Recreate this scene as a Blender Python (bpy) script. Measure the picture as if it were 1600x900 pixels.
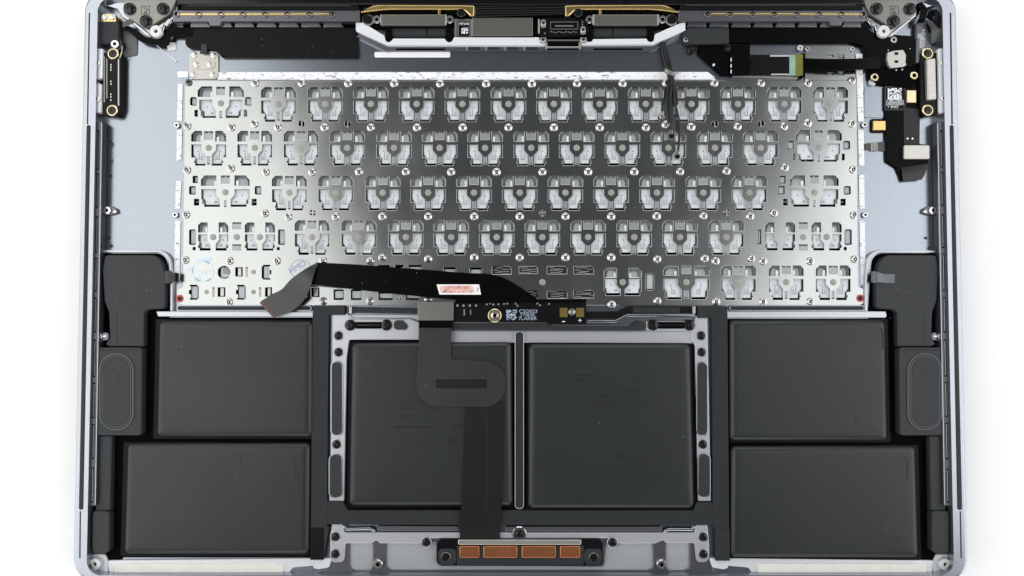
import bpy, bmesh, math, random
from mathutils import Vector
from mathutils.geometry import tessellate_polygon

random.seed(7)
for o in list(bpy.data.objects):
    bpy.data.objects.remove(o, do_unlink=True)
scene = bpy.context.scene
COL = scene.collection

# ------------------------------------------------------------------ camera
U = 0.000258            # metres per photograph pixel on the laptop's own plane
D = 1150.0              # camera distance in those units (about 0.30 m)
TH = math.radians(2.0)  # the phone leans a little towards the near edge
cam_data = bpy.data.cameras.new('camera')
cam_data.sensor_width = 36.0
cam_data.lens = 36.0 * D / 1600.0
cam_data.clip_start = 0.005
cam_data.clip_end = 50.0
cam = bpy.data.objects.new('camera', cam_data)
COL.objects.link(cam)
CX, CY, CZ = 0.0, -D * math.sin(TH), D * math.cos(TH)
cam.location = (CX * U, CY * U, CZ * U)
cam.rotation_euler = (TH, 0, 0)
scene.camera = cam

# ------------------------------------------------------------------ world, lamps, exposure
world = bpy.data.worlds.new('World')
scene.world = world
world.use_nodes = True
bg = world.node_tree.nodes['Background']
bg.inputs['Color'].default_value = (0.93, 0.97, 1.0, 1)
bg.inputs['Strength'].default_value = 0.12


def softbox(name, loc, size, target, power, spin, color):
    d = bpy.data.lights.new(name, 'AREA')
    d.shape = 'RECTANGLE'
    d.size, d.size_y = size
    d.energy = power
    d.color = color
    o = bpy.data.objects.new(name, d)
    COL.objects.link(o)
    o.location = loc
    v = Vector(target) - Vector(loc)
    q = v.to_track_quat('-Z', 'Y')
    o.rotation_euler = q.to_euler()
    o.rotation_euler.rotate_axis('Z', spin)
    return o


softbox('softbox_left', (-0.745, -0.03, 0.36), (0.96, 1.40), (-0.20, -0.01, -0.10), 8.8, math.radians(25), (1.0, 1.0, 0.98))
softbox('softbox_right', (0.865, -0.03, 0.36), (0.96, 1.40), (0.215, -0.01, -0.10), 9.0, math.radians(-30), (0.98, 0.99, 1.0))
softbox('fill_front', (0.0, -0.95, 0.42), (1.2, 0.5), (0.0, 0.0, 0.0), 4.2, 0.0, (1.0, 0.99, 0.98))  # unseen fill lamp, added to lift the diffuse whites
softbox('fill_back', (0.0, 0.95, 0.42), (1.2, 0.5), (0.0, 0.0, 0.0), 5.0, 0.0, (0.98, 0.99, 1.0))  # second added fill, out of view behind the hinges
vs = scene.view_settings
vs.view_transform = 'Standard'
vs.look = 'None'
vs.gamma = 1.0
vs.use_curve_mapping = False
vs.exposure = 0.0


# ------------------------------------------------------------------ projection helper
def W(px, py, z=0.0):
    """photograph pixel on the plane of height z -> place (same units, not yet metres)"""
    rx = px - 800.0
    ry = math.sin(TH) * D + math.cos(TH) * (450.0 - py)
    rz = -math.cos(TH) * D + math.sin(TH) * (450.0 - py)
    t = (z - CZ) / rz
    return (CX + t * rx, CY + t * ry)


# ------------------------------------------------------------------ materials
MATS = {}


def mat(name, col, metallic=0.0, rough=0.5, bump=0.0, scale=400.0, var=0.0, rvar=0.0, spec=0.5,
        stretch=None, col2=None, thresh=None, coat=0.0):
    m = bpy.data.materials.new(name)
    m.use_nodes = True
    nt = m.node_tree
    b = nt.nodes['Principled BSDF']
    b.inputs['Base Color'].default_value = (*col, 1)
    b.inputs['Metallic'].default_value = metallic
    b.inputs['Roughness'].default_value = rough
    b.inputs['Specular IOR Level'].default_value = spec
    if coat:
        b.inputs['Coat Weight'].default_value = coat
        b.inputs['Coat Roughness'].default_value = 0.12
    if bump or var or rvar or col2:
        geo = nt.nodes.new('ShaderNodeNewGeometry')
        mp = nt.nodes.new('ShaderNodeMapping')
        if stretch:
            mp.inputs['Scale'].default_value = stretch
        nt.links.new(geo.outputs['Position'], mp.inputs['Vector'])
        n = nt.nodes.new('ShaderNodeTexNoise')
        n.inputs['Scale'].default_value = scale
        n.inputs['Detail'].default_value = 5.0
        nt.links.new(mp.outputs['Vector'], n.inputs['Vector'])
        if bump:
            bp = nt.nodes.new('ShaderNodeBump')
            bp.inputs['Strength'].default_value = bump
            bp.inputs['Distance'].default_value = 0.0004
            nt.links.new(n.outputs['Fac'], bp.inputs['Height'])
            nt.links.new(bp.outputs['Normal'], b.inputs['Normal'])
        if var or col2:
            n2 = nt.nodes.new('ShaderNodeTexNoise')
            n2.inputs['Scale'].default_value = scale * 0.35 if not thresh else scale
            n2.inputs['Detail'].default_value = 6.0
            nt.links.new(mp.outputs['Vector'], n2.inputs['Vector'])
            r = nt.nodes.new('ShaderNodeValToRGB')
            if thresh:
                r.color_ramp.elements[0].position = thresh
                r.color_ramp.elements[1].position = thresh + 0.06
            else:
                r.color_ramp.elements[0].position = 0.3
                r.color_ramp.elements[1].position = 0.7
            c2 = col2 if col2 else tuple(min(1, c * (1 + var)) for c in col)
            c1 = col if col2 else tuple(c * (1 - var) for c in col)
            r.color_ramp.elements[0].color = (*c1, 1)
            r.color_ramp.elements[1].color = (*c2, 1)
            nt.links.new(n2.outputs['Fac'], r.inputs['Fac'])
            nt.links.new(r.outputs['Color'], b.inputs['Base Color'])
        if rvar:
            mr = nt.nodes.new('ShaderNodeMapRange')
            mr.inputs['To Min'].default_value = max(0.02, rough - rvar)
            mr.inputs['To Max'].default_value = rough + rvar
            nt.links.new(n.outputs['Fac'], mr.inputs['Value'])
            nt.links.new(mr.outputs['Result'], b.inputs['Roughness'])
    MATS[name] = m
    return m


mat('table_white', (0.93, 0.93, 0.93), 0, 0.7, var=0.01, scale=60)
mat('aluminium', (0.295, 0.322, 0.360), 0.97, 0.25, bump=0.006, scale=2500, var=0.03, rvar=0.03)
mat('aluminium_rim', (0.36, 0.38, 0.42), 0.9, 0.25, bump=0.006, scale=2500, var=0.04, rvar=0.04)
mat('aluminium_lit', (0.76, 0.78, 0.80), 0.15, 0.34, bump=0.006, scale=2500, var=0.03)  # paler, less metallic aluminium: reflected light painted into the base colour
mat('aluminium_polished', (0.38, 0.39, 0.41), 1.0, 0.15, bump=0.10, scale=160, rvar=0.05)
mat('aluminium_frame', (0.52, 0.53, 0.56), 0.55, 0.34, bump=0.006, scale=2500, var=0.03)
mat('aluminium_dark', (0.17, 0.175, 0.19), 0.85, 0.34, bump=0.006, scale=2500, var=0.05)
mat('steel_plate', (0.40, 0.412, 0.402), 1.0, 0.20, bump=0.05, scale=55, var=0.04, rvar=0.10, stretch=(1, 0.55, 1))
mat('steel_tab', (0.36, 0.37, 0.37), 0.45, 0.36, bump=0.01, scale=1800, var=0.05)
mat('steel_screw', (0.60, 0.60, 0.585), 1.0, 0.27, rvar=0.06, scale=2500)
mat('steel_shield', (0.24, 0.24, 0.22), 0.8, 0.33, bump=0.01, scale=1200, var=0.06, stretch=(1, 7, 1))
mat('nickel', (0.48, 0.465, 0.43), 0.75, 0.33, bump=0.01, scale=1800, var=0.05)
mat('gold', (0.66, 0.48, 0.20), 1.0, 0.28, bump=0.01, scale=1500, rvar=0.08)
mat('brass_ring', (0.58, 0.50, 0.31), 1.0, 0.26, rvar=0.06, scale=1800)
mat('copper', (0.50, 0.19, 0.08), 0.75, 0.2, var=0.10, scale=300, bump=0.03)
mat('ledge_dark', (0.075, 0.078, 0.085), 0.6, 0.36, var=0.06, scale=900)
mat('speaker_ring', (0.055, 0.057, 0.06), 0.0, 0.4, bump=0.04, scale=1500, var=0.08)
mat('olive_pad', (0.20, 0.14, 0.035), 0.5, 0.4, var=0.1, scale=1500)
mat('green_film', (0.25, 0.40, 0.30), 0.0, 0.35, var=0.1, scale=900)
mat('olive_film', (0.16, 0.15, 0.02), 0.0, 0.3, var=0.1, scale=900)
mat('battery_foil', (0.0165, 0.0190, 0.0208), 0.0, 0.40, bump=0.14, scale=45, var=0.12, rvar=0.08, spec=0.43)
mat('battery_print', (0.0095, 0.010, 0.0135), 0.0, 0.45, spec=0.4)
mat('black_tape', (0.021, 0.0235, 0.025), 0.0, 0.50, bump=0.02, scale=900, var=0.08, spec=0.25)
mat('black_tape_deep', (0.0065, 0.0065, 0.0075), 0.0, 0.40, bump=0.02, scale=900, spec=0.12)
mat('black_plastic', (0.026, 0.029, 0.031), 0.0, 0.46, bump=0.02, scale=2200, var=0.06, spec=0.3)
mat('black_rubber', (0.024, 0.024, 0.026), 0.0, 0.55, bump=0.04, scale=1500, var=0.08, spec=0.3)
mat('black_gloss', (0.004, 0.004, 0.005), 0.0, 0.18, bump=0.01, scale=400, rvar=0.05, spec=0.4)
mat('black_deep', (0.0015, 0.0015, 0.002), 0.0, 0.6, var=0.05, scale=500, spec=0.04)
mat('black_screw', (0.018, 0.018, 0.019), 0.5, 0.15, rvar=0.04, scale=2500)
mat('circuit_board', (0.005, 0.005, 0.006), 0.0, 0.34, bump=0.02, scale=1500, var=0.1, spec=0.14)
mat('flex_grey', (0.029, 0.0315, 0.0305), 0.0, 0.32, bump=0.08, scale=110, var=0.10, rvar=0.06, spec=0.4)
mat('flex_black', (0.0015, 0.0016, 0.0018), 0.0, 0.36, bump=0.02, scale=200, var=0.1, rvar=0.05, spec=0.07)
mat('flex_olive', (0.0115, 0.0125, 0.0112), 0.0, 0.32, bump=0.02, scale=220, var=0.08, spec=0.3)
mat('flex_slate', (0.12, 0.125, 0.135), 0.3, 0.38, bump=0.02, scale=300, var=0.06)
mat('flex_back', (0.046, 0.050, 0.047), 0.2, 0.32, bump=0.03, scale=160, var=0.10)
mat('maroon', (0.10, 0.045, 0.045), 0.0, 0.4, var=0.12, scale=900)
mat('key_grey', (0.46, 0.48, 0.50), 0.0, 0.45, var=0.05, scale=1500)
mat('key_white', (0.66, 0.70, 0.725), 0.0, 0.38, var=0.06, scale=900)
mat('key_clear', (0.86, 0.88, 0.89), 0.0, 0.18, spec=0.7)
mat('key_mark', (0.30, 0.32, 0.34), 0.0, 0.5)
mat('glue_dot', (0.31, 0.31, 0.295), 0.1, 0.5, var=0.10, scale=900)
mat('white_tape', (0.90, 0.905, 0.92), 0.0, 0.55, var=0.02, scale=900)
mat('adhesive', (0.86, 0.87, 0.90), 0.0, 0.5, scale=1100, col2=(0.30, 0.29, 0.30), thresh=0.585, bump=0.05, stretch=(0.4, 1.3, 1))
mat('aluminium_pocket_lit', (0.40, 0.41, 0.44), 0.25, 0.4, bump=0.006, scale=2500, var=0.03)  # lighter aluminium, the front light's reflection put into its colour
mat('dust', (0.55, 0.56, 0.58), 0.0, 0.7, var=0.2, scale=900)
mat('smudge', (0.13, 0.14, 0.16), 0.6, 0.45, var=0.3, scale=2500)
mat('washer_metal', (0.42, 0.43, 0.46), 0.7, 0.34, var=0.03, scale=900)
mat('cream_foam', (0.80, 0.79, 0.73), 0.0, 0.6, bump=0.02, scale=900, var=0.04)
mat('paper_white', (0.84, 0.83, 0.83), 0.0, 0.6, var=0.02, scale=900)
mat('ink_red', (0.42, 0.10, 0.09), 0.0, 0.6, var=0.25, scale=1500)
mat('ink_pink', (0.78, 0.50, 0.47), 0.0, 0.6, var=0.15, scale=1500)
mat('ink_dark', (0.10, 0.02, 0.03), 0.0, 0.6)
mat('ink_blue', (0.30, 0.38, 0.62), 0.0, 0.6, var=0.15, scale=2500)
mat('ink_skyblue', (0.56, 0.70, 0.80), 0.2, 0.5, var=0.15, scale=1500)
mat('ink_white', (0.75, 0.77, 0.79), 0.0, 0.5)
mat('ink_steelblue', (0.34, 0.40, 0.50), 0.0, 0.5)
mat('red_paint', (0.62, 0.10, 0.08), 0.0, 0.4, var=0.15, scale=1500)
mat('white_post', (0.66, 0.66, 0.66), 0.2, 0.3, var=0.04, scale=900)
mat('smoked_film', (0.10, 0.105, 0.11), 0.0, 0.4, bump=0.1, scale=900, var=0.15)
mat('trace_metal', (0.40, 0.41, 0.38), 0.6, 0.4)


# ------------------------------------------------------------------ mesh helpers (pixel outlines -> solids)
WL = {}          # world position (in units) of each object's origin


def area2(l):
    return sum(l[i][0] * l[(i + 1) % len(l)][1] - l[(i + 1) % len(l)][0] * l[i][1] for i in range(len(l)))


def offset_loop(l, d):
    """move a loop to its left by d (CCW loop shrinks, CW hole grows)"""
    out = []
    n = len(l)
    for i in range(n):
        p, c, q = l[i - 1], l[i], l[(i + 1) % n]
        a = (c[0] - p[0], c[1] - p[1])
        b = (q[0] - c[0], q[1] - c[1])
        la = math.hypot(*a) or 1e-9
        lb = math.hypot(*b) or 1e-9
        na = (-a[1] / la, a[0] / la)
        nb = (-b[1] / lb, b[0] / lb)
        s = (na[0] + nb[0], na[1] + nb[1])
        k = s[0] * na[0] + s[1] * na[1]
        if k < 0.35:
            k = 0.35
        out.append((c[0] + s[0] * d / k, c[1] + s[1] * d / k))
    # where a corner is tighter than the inset, let it close to a point instead of turning inside out
    flip = []
    for i in range(n):
        j = (i + 1) % n
        e = (l[j][0] - l[i][0], l[j][1] - l[i][1])
        g = (out[j][0] - out[i][0], out[j][1] - out[i][1])
        flip.append(e[0] * g[0] + e[1] * g[1] <= 0)
    if any(flip) and not all(flip):
        start = next(i for i in range(n) if not flip[i])
        i = 0
        while i < n:
            a_ = (start + i) % n
            if not flip[a_]:
                i += 1
                continue
            m_ = 0
            while flip[(a_ + m_) % n] and m_ < n:
                m_ += 1
            p0, p1 = out[a_ - 1], out[a_]
            q0, q1 = out[(a_ + m_) % n], out[(a_ + m_ + 1) % n]
            d1 = (p1[0] - p0[0], p1[1] - p0[1])
            d2 = (q1[0] - q0[0], q1[1] - q0[1])
            den = d1[0] * d2[1] - d1[1] * d2[0]
            if abs(den) > 1e-6:
                t = ((q0[0] - p0[0]) * d2[1] - (q0[1] - p0[1]) * d2[0]) / den
                x = (p0[0] + d1[0] * t, p0[1] + d1[1] * t)
            else:
                x = ((p1[0] + q0[0]) / 2, (p1[1] + q0[1]) / 2)
            for k_ in range(m_ + 1):
                out[(a_ + k_) % n] = (x[0] + k_ * 1e-4, x[1])
            i += m_
    return out


def prism_data(loops, z0, z1, bevel=0.0, steps=1, base=True, rise=None):
    """loops in units (outer first, then holes). returns verts, faces"""
    ls = []
    for i, l in enumerate(loops):
        l = [p for k, p in enumerate(l) if math.hypot(p[0] - l[k - 1][0], p[1] - l[k - 1][1]) > 1e-4]
        a = area2(l)
        if (i == 0 and a < 0) or (i > 0 and a > 0):
            l = l[::-1]
        ls.append(l)
    verts, faces = [], []
    rings = []
    prof = [(0.0, z0)]
    if bevel > 0:
        for s in range(steps + 1):
            a = 0.5 * math.pi * s / steps
            h = bevel if rise is None else rise
            prof.append((bevel * (1 - math.cos(a)), z1 - h + h * math.sin(a)))
    else:
        prof.append((0.0, z1))
    for d, z in prof:
        ring = []
        for l in ls:
            o = offset_loop(l, d) if d > 0 else l
            ring.append((len(verts), len(o)))
            verts += [(p[0], p[1], z) for p in o]
        rings.append(ring)
    for r in range(len(rings) - 1):
        for (s0, n), (s1, _) in zip(rings[r], rings[r + 1]):
            for i in range(n):
                j = (i + 1) % n
                faces.append((s0 + i, s0 + j, s1 + j, s1 + i))

    def cap(ring, up):
        if len(ring) == 1:
            s, n = ring[0]
            f = tuple(range(s, s + n))
            faces.append(f if up else f[::-1])
        else:
            vv = [[Vector((verts[k][0], verts[k][1], 0)) for k in range(s, s + n)] for s, n in ring]
            idx = [k for s, n in ring for k in range(s, s + n)]
            for t in tessellate_polygon(vv):
                a, b, c = (idx[t[0]], idx[t[1]], idx[t[2]])
                A, B, C = verts[a], verts[b], verts[c]
                cr = (B[0] - A[0]) * (C[1] - A[1]) - (B[1] - A[1]) * (C[0] - A[0])
                if (cr > 0) != up:
                    a, c = c, a
                faces.append((a, b, c))
    cap(rings[-1], True)
    if base:
        cap(rings[0], False)
    return verts, faces


def merge(parts):
    """[(verts, faces, material index)] -> one mesh's data"""
    v, f, mi = [], [], []
    for vs_, fs_, m in parts:
        o = len(v)
        v += vs_
        f += [tuple(i + o for i in q) for q in fs_]
        mi += [m] * len(fs_)
    return v, f, mi


def mesh_from(name, verts, faces, mats, mi=None, origin=(0, 0, 0), smooth=None):
    me = bpy.data.meshes.new(name)
    me.from_pydata([((x - origin[0]) * U, (y - origin[1]) * U, (z - origin[2]) * U) for x, y, z in verts], [], faces)
    for m in mats:
        me.materials.append(MATS[m])
    if mi:
        for p, k in zip(me.polygons, mi):
            p.material_index = k
    if smooth is not None:
        me.shade_smooth()
        me.set_sharp_from_angle(angle=math.radians(smooth))
        for p in me.polygons:
            if len(p.vertices) > 4 or p.normal.z > 0.9995:
                p.use_smooth = False
    me.update()
    return me


def link(name, me, pos, parent=None):
    o = bpy.data.objects.new(name, me)
    COL.objects.link(o)
    WL[o] = pos
    if parent is not None:
        o.parent = parent
        q = WL[parent]
        o.location = ((pos[0] - q[0]) * U, (pos[1] - q[1]) * U, (pos[2] - q[2]) * U)
    else:
        o.location = (pos[0] * U, pos[1] * U, pos[2] * U)
    return o


def tag(o, label, category, group=None):
    o['label'] = label
    o['category'] = category
    if group:
        o['group'] = group
    return o


def thing(name, label, category, px, py, z=0.0, group=None):
    x, y = W(px, py, z)
    o = bpy.data.objects.new(name, None)
    o.empty_display_size = 0.005
    COL.objects.link(o)
    o.location = (x * U, y * U, z * U)
    WL[o] = (x, y, z)
    return tag(o, label, category, group)


def build(name, verts, faces, mats, parent=None, mi=None, smooth=None):
    xs = [v[0] for v in verts]
    ys = [v[1] for v in verts]
    zs = [v[2] for v in verts]
    org = ((min(xs) + max(xs)) / 2, (min(ys) + max(ys)) / 2, min(zs))
    if isinstance(mats, str):
        mats = [mats]
    return link(name, mesh_from(name, verts, faces, mats, mi, org, smooth), org, parent)


def up(loop, z):
    return [W(p[0], p[1], z) for p in loop]


def sheet(name, loops, z0, z1, m, parent=None, bevel=0.0, steps=2, at=None, smooth=40):
    """a solid whose outline is read off the photograph at height z1"""
    if not isinstance(loops[0][0], (tuple, list)):
        loops = [loops]
    v, f = prism_data([up(l, z1 if at is None else at) for l in loops], z0, z1, bevel, steps)
    return build(name, v, f, m, parent, smooth=smooth if bevel else None)


def rpoly(pts, r, n=5):
    """polygon with rounded corners; points may carry their own radius"""
    out = []
    k = len(pts)
    for i in range(k):
        p, c, q = pts[i - 1], pts[i], pts[(i + 1) % k]
        rr = c[2] if len(c) > 2 else r
        a = (p[0] - c[0], p[1] - c[1])
        b = (q[0] - c[0], q[1] - c[1])
        la, lb = math.hypot(*a), math.hypot(*b)
        if rr <= 0 or la < 1e-6 or lb < 1e-6:
            out.append((c[0], c[1]))
            continue
        a = (a[0] / la, a[1] / la)
        b = (b[0] / lb, b[1] / lb)
        ang = math.acos(max(-1, min(1, a[0] * b[0] + a[1] * b[1])))
        if ang > 3.0:
            out.append((c[0], c[1]))
            continue
        t = min(rr / math.tan(ang / 2), 0.49 * la, 0.49 * lb)
        re = t * math.tan(ang / 2)
        bi = (a[0] + b[0], a[1] + b[1])
        lbi = math.hypot(*bi)
        dc = re / math.sin(ang / 2)
        cen = (c[0] + bi[0] / lbi * dc, c[1] + bi[1] / lbi * dc)
        s = (c[0] + a[0] * t, c[1] + a[1] * t)
        e = (c[0] + b[0] * t, c[1] + b[1] * t)
        a0 = math.atan2(s[1] - cen[1], s[0] - cen[0])
        a1 = math.atan2(e[1] - cen[1], e[0] - cen[0])
        d = a1 - a0
        while d > math.pi:
            d -= 2 * math.pi
        while d < -math.pi:
            d += 2 * math.pi
        for j in range(n + 1):
            t_ = a0 + d * j / n
            out.append((cen[0] + re * math.cos(t_), cen[1] + re * math.sin(t_)))
    return out


def rrect(x0, y0, x1, y1, r=0.0, n=5):
    p = [(x0, y0), (x1, y0), (x1, y1), (x0, y1)]
    return rpoly(p, r, n) if r else p


def circle(cx, cy, r, n=24, ry=None):
    ry = ry or r
    return [(cx + r * math.cos(2 * math.pi * i / n), cy + ry * math.sin(2 * math.pi * i / n)) for i in range(n)]


def lathe_data(profile, n=24):
    """profile [(radius, z)] from outside bottom to centre top"""
    v, f = [], []
    for r, z in profile:
        if r <= 1e-6:
            v.append((0, 0, z))
        else:
            v += [(r * math.cos(2 * math.pi * i / n), r * math.sin(2 * math.pi * i / n), z) for i in range(n)]
    for k in range(len(profile) - 1):
        s0 = k * n
        if profile[k + 1][0] <= 1e-6:
            for i in range(n):
                f.append((s0 + i, s0 + (i + 1) % n, (k + 1) * n))
        else:
            s1 = s0 + n
            for i in range(n):
                j = (i + 1) % n
                f.append((s0 + i, s0 + j, s1 + j, s1 + i))
    return v, f


def lathe_mesh(name, profile, mats, n=24, bands=None, smooth=35):
    v, f = lathe_data(profile, n)
    mi = None
    if bands:  # black inner bands paint shade into recesses and eyelet holes
        mi = []
        for k in range(len(profile) - 1):
            mi += [bands[k]] * n
    return mesh_from(name, v, f, mats, mi, smooth=smooth)


def place(name, me, px, py, z, parent=None, rot=0.0, tilt=(0, 0)):
    x, y = W(px, py, z)
    o = link(name, me, (x, y, z), parent)
    o.rotation_euler = (tilt[0], tilt[1], rot)
    return o


def catmull(pts, n=8):
    out = []
    P = [pts[0]] + list(pts) + [pts[-1]]
    for i in range(1, len(P) - 2):
        p0, p1, p2, p3 = P[i - 1], P[i], P[i + 1], P[i + 2]
        for j in range(n):
            t = j / n
            out.append(tuple(0.5 * ((2 * p1[k]) + (-p0[k] + p2[k]) * t + (2 * p0[k] - 5 * p1[k] + 4 * p2[k] - p3[k]) * t * t
                                    + (-p0[k] + 3 * p1[k] - 3 * p2[k] + p3[k]) * t ** 3) for k in range(len(p1))))
    out.append(tuple(pts[-1]))
    return out


def tube(name, pts, r, m, parent=None, n=10, sub=8):
    """cable through (px, py, z) points"""
    path = [Vector((*W(p[0], p[1], p[2]), p[2])) for p in catmull(pts, sub)]
    v, f = [], []
    for i, c in enumerate(path):
        t = (path[min(i + 1, len(path) - 1)] - path[max(i - 1, 0)]).normalized()
        s = t.cross(Vector((0, 0, 1)))
        if s.length < 1e-3:
            s = Vector((1, 0, 0))
        s.normalize()
        w = s.cross(t)
        for k in range(n):
            a = 2 * math.pi * k / n
            p = c + s * (r * math.cos(a)) + w * (r * math.sin(a))
            v.append(tuple(p))
    for i in range(len(path) - 1):
        for k in range(n):
            j = (k + 1) % n
            f.append((i * n + k, i * n + j, (i + 1) * n + j, (i + 1) * n + k))
    f.append(tuple(range(n))[::-1])
    f.append(tuple((len(path) - 1) * n + k for k in range(n)))
    return build(name, v, f, m, parent, smooth=50)


def strip(name, L, R, th, m, parent=None, sub=8, smooth=50):
    """flat cable between two edge lines of (px, py, z) points, th thick"""
    a = [Vector((*W(p[0], p[1], p[2]), p[2])) for p in catmull(L, sub)]
    b = [Vector((*W(p[0], p[1], p[2]), p[2])) for p in catmull(R, sub)]
    v, f = [], []
    for i in range(len(a)):
        t = (a[min(i + 1, len(a) - 1)] - a[max(i - 1, 0)])
        nrm = t.cross(b[i] - a[i])
        if nrm.length < 1e-6:
            nrm = Vector((0, 0, 1))
        nrm.normalize()
        if nrm.z < 0:
            nrm = -nrm
        for p in (a[i], b[i], b[i] - nrm * th, a[i] - nrm * th):
            v.append(tuple(p))
    for i in range(len(a) - 1):
        for k in range(4):
            j = (k + 1) % 4
            f.append((i * 4 + k, (i + 1) * 4 + k, (i + 1) * 4 + j, i * 4 + j))
    f.append((0, 1, 2, 3))
    e = (len(a) - 1) * 4
    f.append((e + 3, e + 2, e + 1, e))
    o = build(name, v, f, m, parent, smooth=smooth)
    bm = bmesh.new()
    bm.from_mesh(o.data)
    bmesh.ops.recalc_face_normals(bm, faces=bm.faces)
    bm.to_mesh(o.data)
    bm.free()
    return o


def text(name, s, px, py, z, size, m, parent=None, rot=0.0, squeeze=1.0, depth=0.15):
    cu = bpy.data.curves.new(name, 'FONT')
    cu.body = s
    cu.size = size * 1.38
    cu.extrude = depth
    cu.align_x = 'CENTER'
    cu.align_y = 'CENTER'
    tmp = bpy.data.objects.new('tmp', cu)
    COL.objects.link(tmp)
    bpy.context.view_layer.update()
    me = bpy.data.meshes.new_from_object(tmp.evaluated_get(bpy.context.evaluated_depsgraph_get()))
    bpy.data.objects.remove(tmp, do_unlink=True)
    bpy.data.curves.remove(cu)
    me.name = name
    for v in me.vertices:
        v.co = (v.co.x * squeeze * U, v.co.y * U, v.co.z * U)
    me.materials.clear()
    me.materials.append(MATS[m])
    return place(name, me, px, py, z + depth, parent, rot)


def dots(name, rects, z0, z1, m, parent):
    """many tiny printed or soldered marks as one part"""
    v, f, mi = merge([(*prism_data([up(r, z1)], z0, z1), 0) for r in rects])
    return build(name, v, f, m, parent)


# heights, in the same units (one unit is a quarter of a millimetre)
TABLE, RIM, LEDGE, BAT = -34.0, 20.0, 16.0, 15.0
PLATE = 4.0

# ================================================================== the setting
me = mesh_from('table', [(-9000, -9000, TABLE), (9000, -9000, TABLE), (9000, 9000, TABLE), (-9000, 9000, TABLE)],
               [(0, 1, 2, 3)], ['table_white'])
tbl = link('table', me, (0, 0, 0))
tbl['kind'] = 'structure'

# ================================================================== top case
case = thing('top_case', 'space grey aluminium laptop case lying open and upside down on white table', 'laptop case', 812, 450, TABLE)
XL, XR = W(129.5, 250, 14)[0], W(1496.5, 250, 14)[0]
YB, YT = W(800, 907, 14)[1], W(800, -14, 14)[1]
outer = rpoly([(XL, YB), (XR, YB), (XR, YT), (XL, YT)], 34, 9)
il, ir = W(148, 250, RIM)[0], W(1477.5, 250, RIM)[0]
ib, it = W(800, 899, RIM)[1], W(800, -4, RIM)[1]
inner = rpoly([(il, ib), (ir, ib), (ir, it), (il, it)], 22, 9)
# soft outside edge, crisp inside edge
rim_parts = []
top_outer = offset_loop(outer if area2(outer) > 0 else outer[::-1], 5.0)
vo, fo = [], []
prof = [(0.0, TABLE + 0.5)] + [(5.0 * (1 - math.cos(a)), RIM - 5 + 5 * math.sin(a)) for a in [0.5 * math.pi * k / 6 for k in range(7)]]
oc = outer if area2(outer) > 0 else outer[::-1]
n = len(oc)
for d_, z_ in prof:
    vo += [(p[0], p[1], z_) for p in (offset_loop(oc, d_) if d_ else oc)]
for r_ in range(len(prof) - 1):
    for i in range(n):
        j = (i + 1) % n
        fo.append((r_ * n + i, r_ * n + j, (r_ + 1) * n + j, (r_ + 1) * n + i))
rim_parts.append((vo, fo, 0))
vt, ft = prism_data([top_outer, inner], -6.0, RIM, 0)
rim_parts.append((vt, ft, 0))
v, f, mi = merge(rim_parts)
build('rim', v, f, ['aluminium_rim'], case, mi, smooth=30)

# floor with the keyboard opening
kb_open = [W(294, 132, 0), W(1336, 132, 0), W(1340, 470, 0), W(289, 470, 0)]
floor_out = offset_loop(inner if area2(inner) > 0 else inner[::-1], -3.0)
v, f = prism_data([floor_out, kb_open], -6.0, 0.0)
build('floor', v, f, 'aluminium', case)
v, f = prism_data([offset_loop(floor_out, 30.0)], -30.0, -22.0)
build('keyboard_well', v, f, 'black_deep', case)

# inner ledge along the two long side walls, with its row of slots
for side, segs in ((-1, [(203, 266), (270, 326), (337, 396), (402, 456), (464, 520), (530, 590), (597, 654), (662, 718), (730, 786)]),
                   (1, [(203, 262), (268, 322), (334, 388), (396, 455), (464, 520), (530, 589), (596, 652), (660, 718), (732, 786)])):
    def ex(y, k):      # k = 0 at the rim .. 1 at the inner lip
        if side < 0:
            a = 149.3 - (y - 200) * 0.0165
            return a + k * 10.0
        a = 1474.5 + (y - 200) * 0.0185
        return a - k * 10.0
    out = [(ex(190, -0.2), 190), (ex(190, 1), 190), (ex(790, 1), 790), (ex(790, -0.2), 790)]
    holes = []
    for a, b in segs:
        holes.append(rpoly([(ex(a, .22), a), (ex(a, .62), a), (ex(b, .62), b), (ex(b, .22), b)], 2.0, 4))
    o = sheet('side_ledge', [out] + holes, 1.0, LEDGE, 'ledge_dark', case, at=LEDGE)
    for a, b in segs:
        sheet('slot_bar', rpoly([(ex(a, .34), a + 2), (ex(a, .52), a + 2), (ex(b, .52), b - 2), (ex(b, .34), b - 2)], 0.9, 3),
              2.0, LEDGE - 1.5, 'aluminium_rim', case, 0.6)
    # thin bright lip along the ledge's inner edge
    sheet('lip', [(ex(192, .86), 192), (ex(192, 1.0), 192), (ex(789, 1.0), 789), (ex(789, .86), 789)], LEDGE - 1, LEDGE + 0.7, 'aluminium_rim', case, 0.3)

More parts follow.
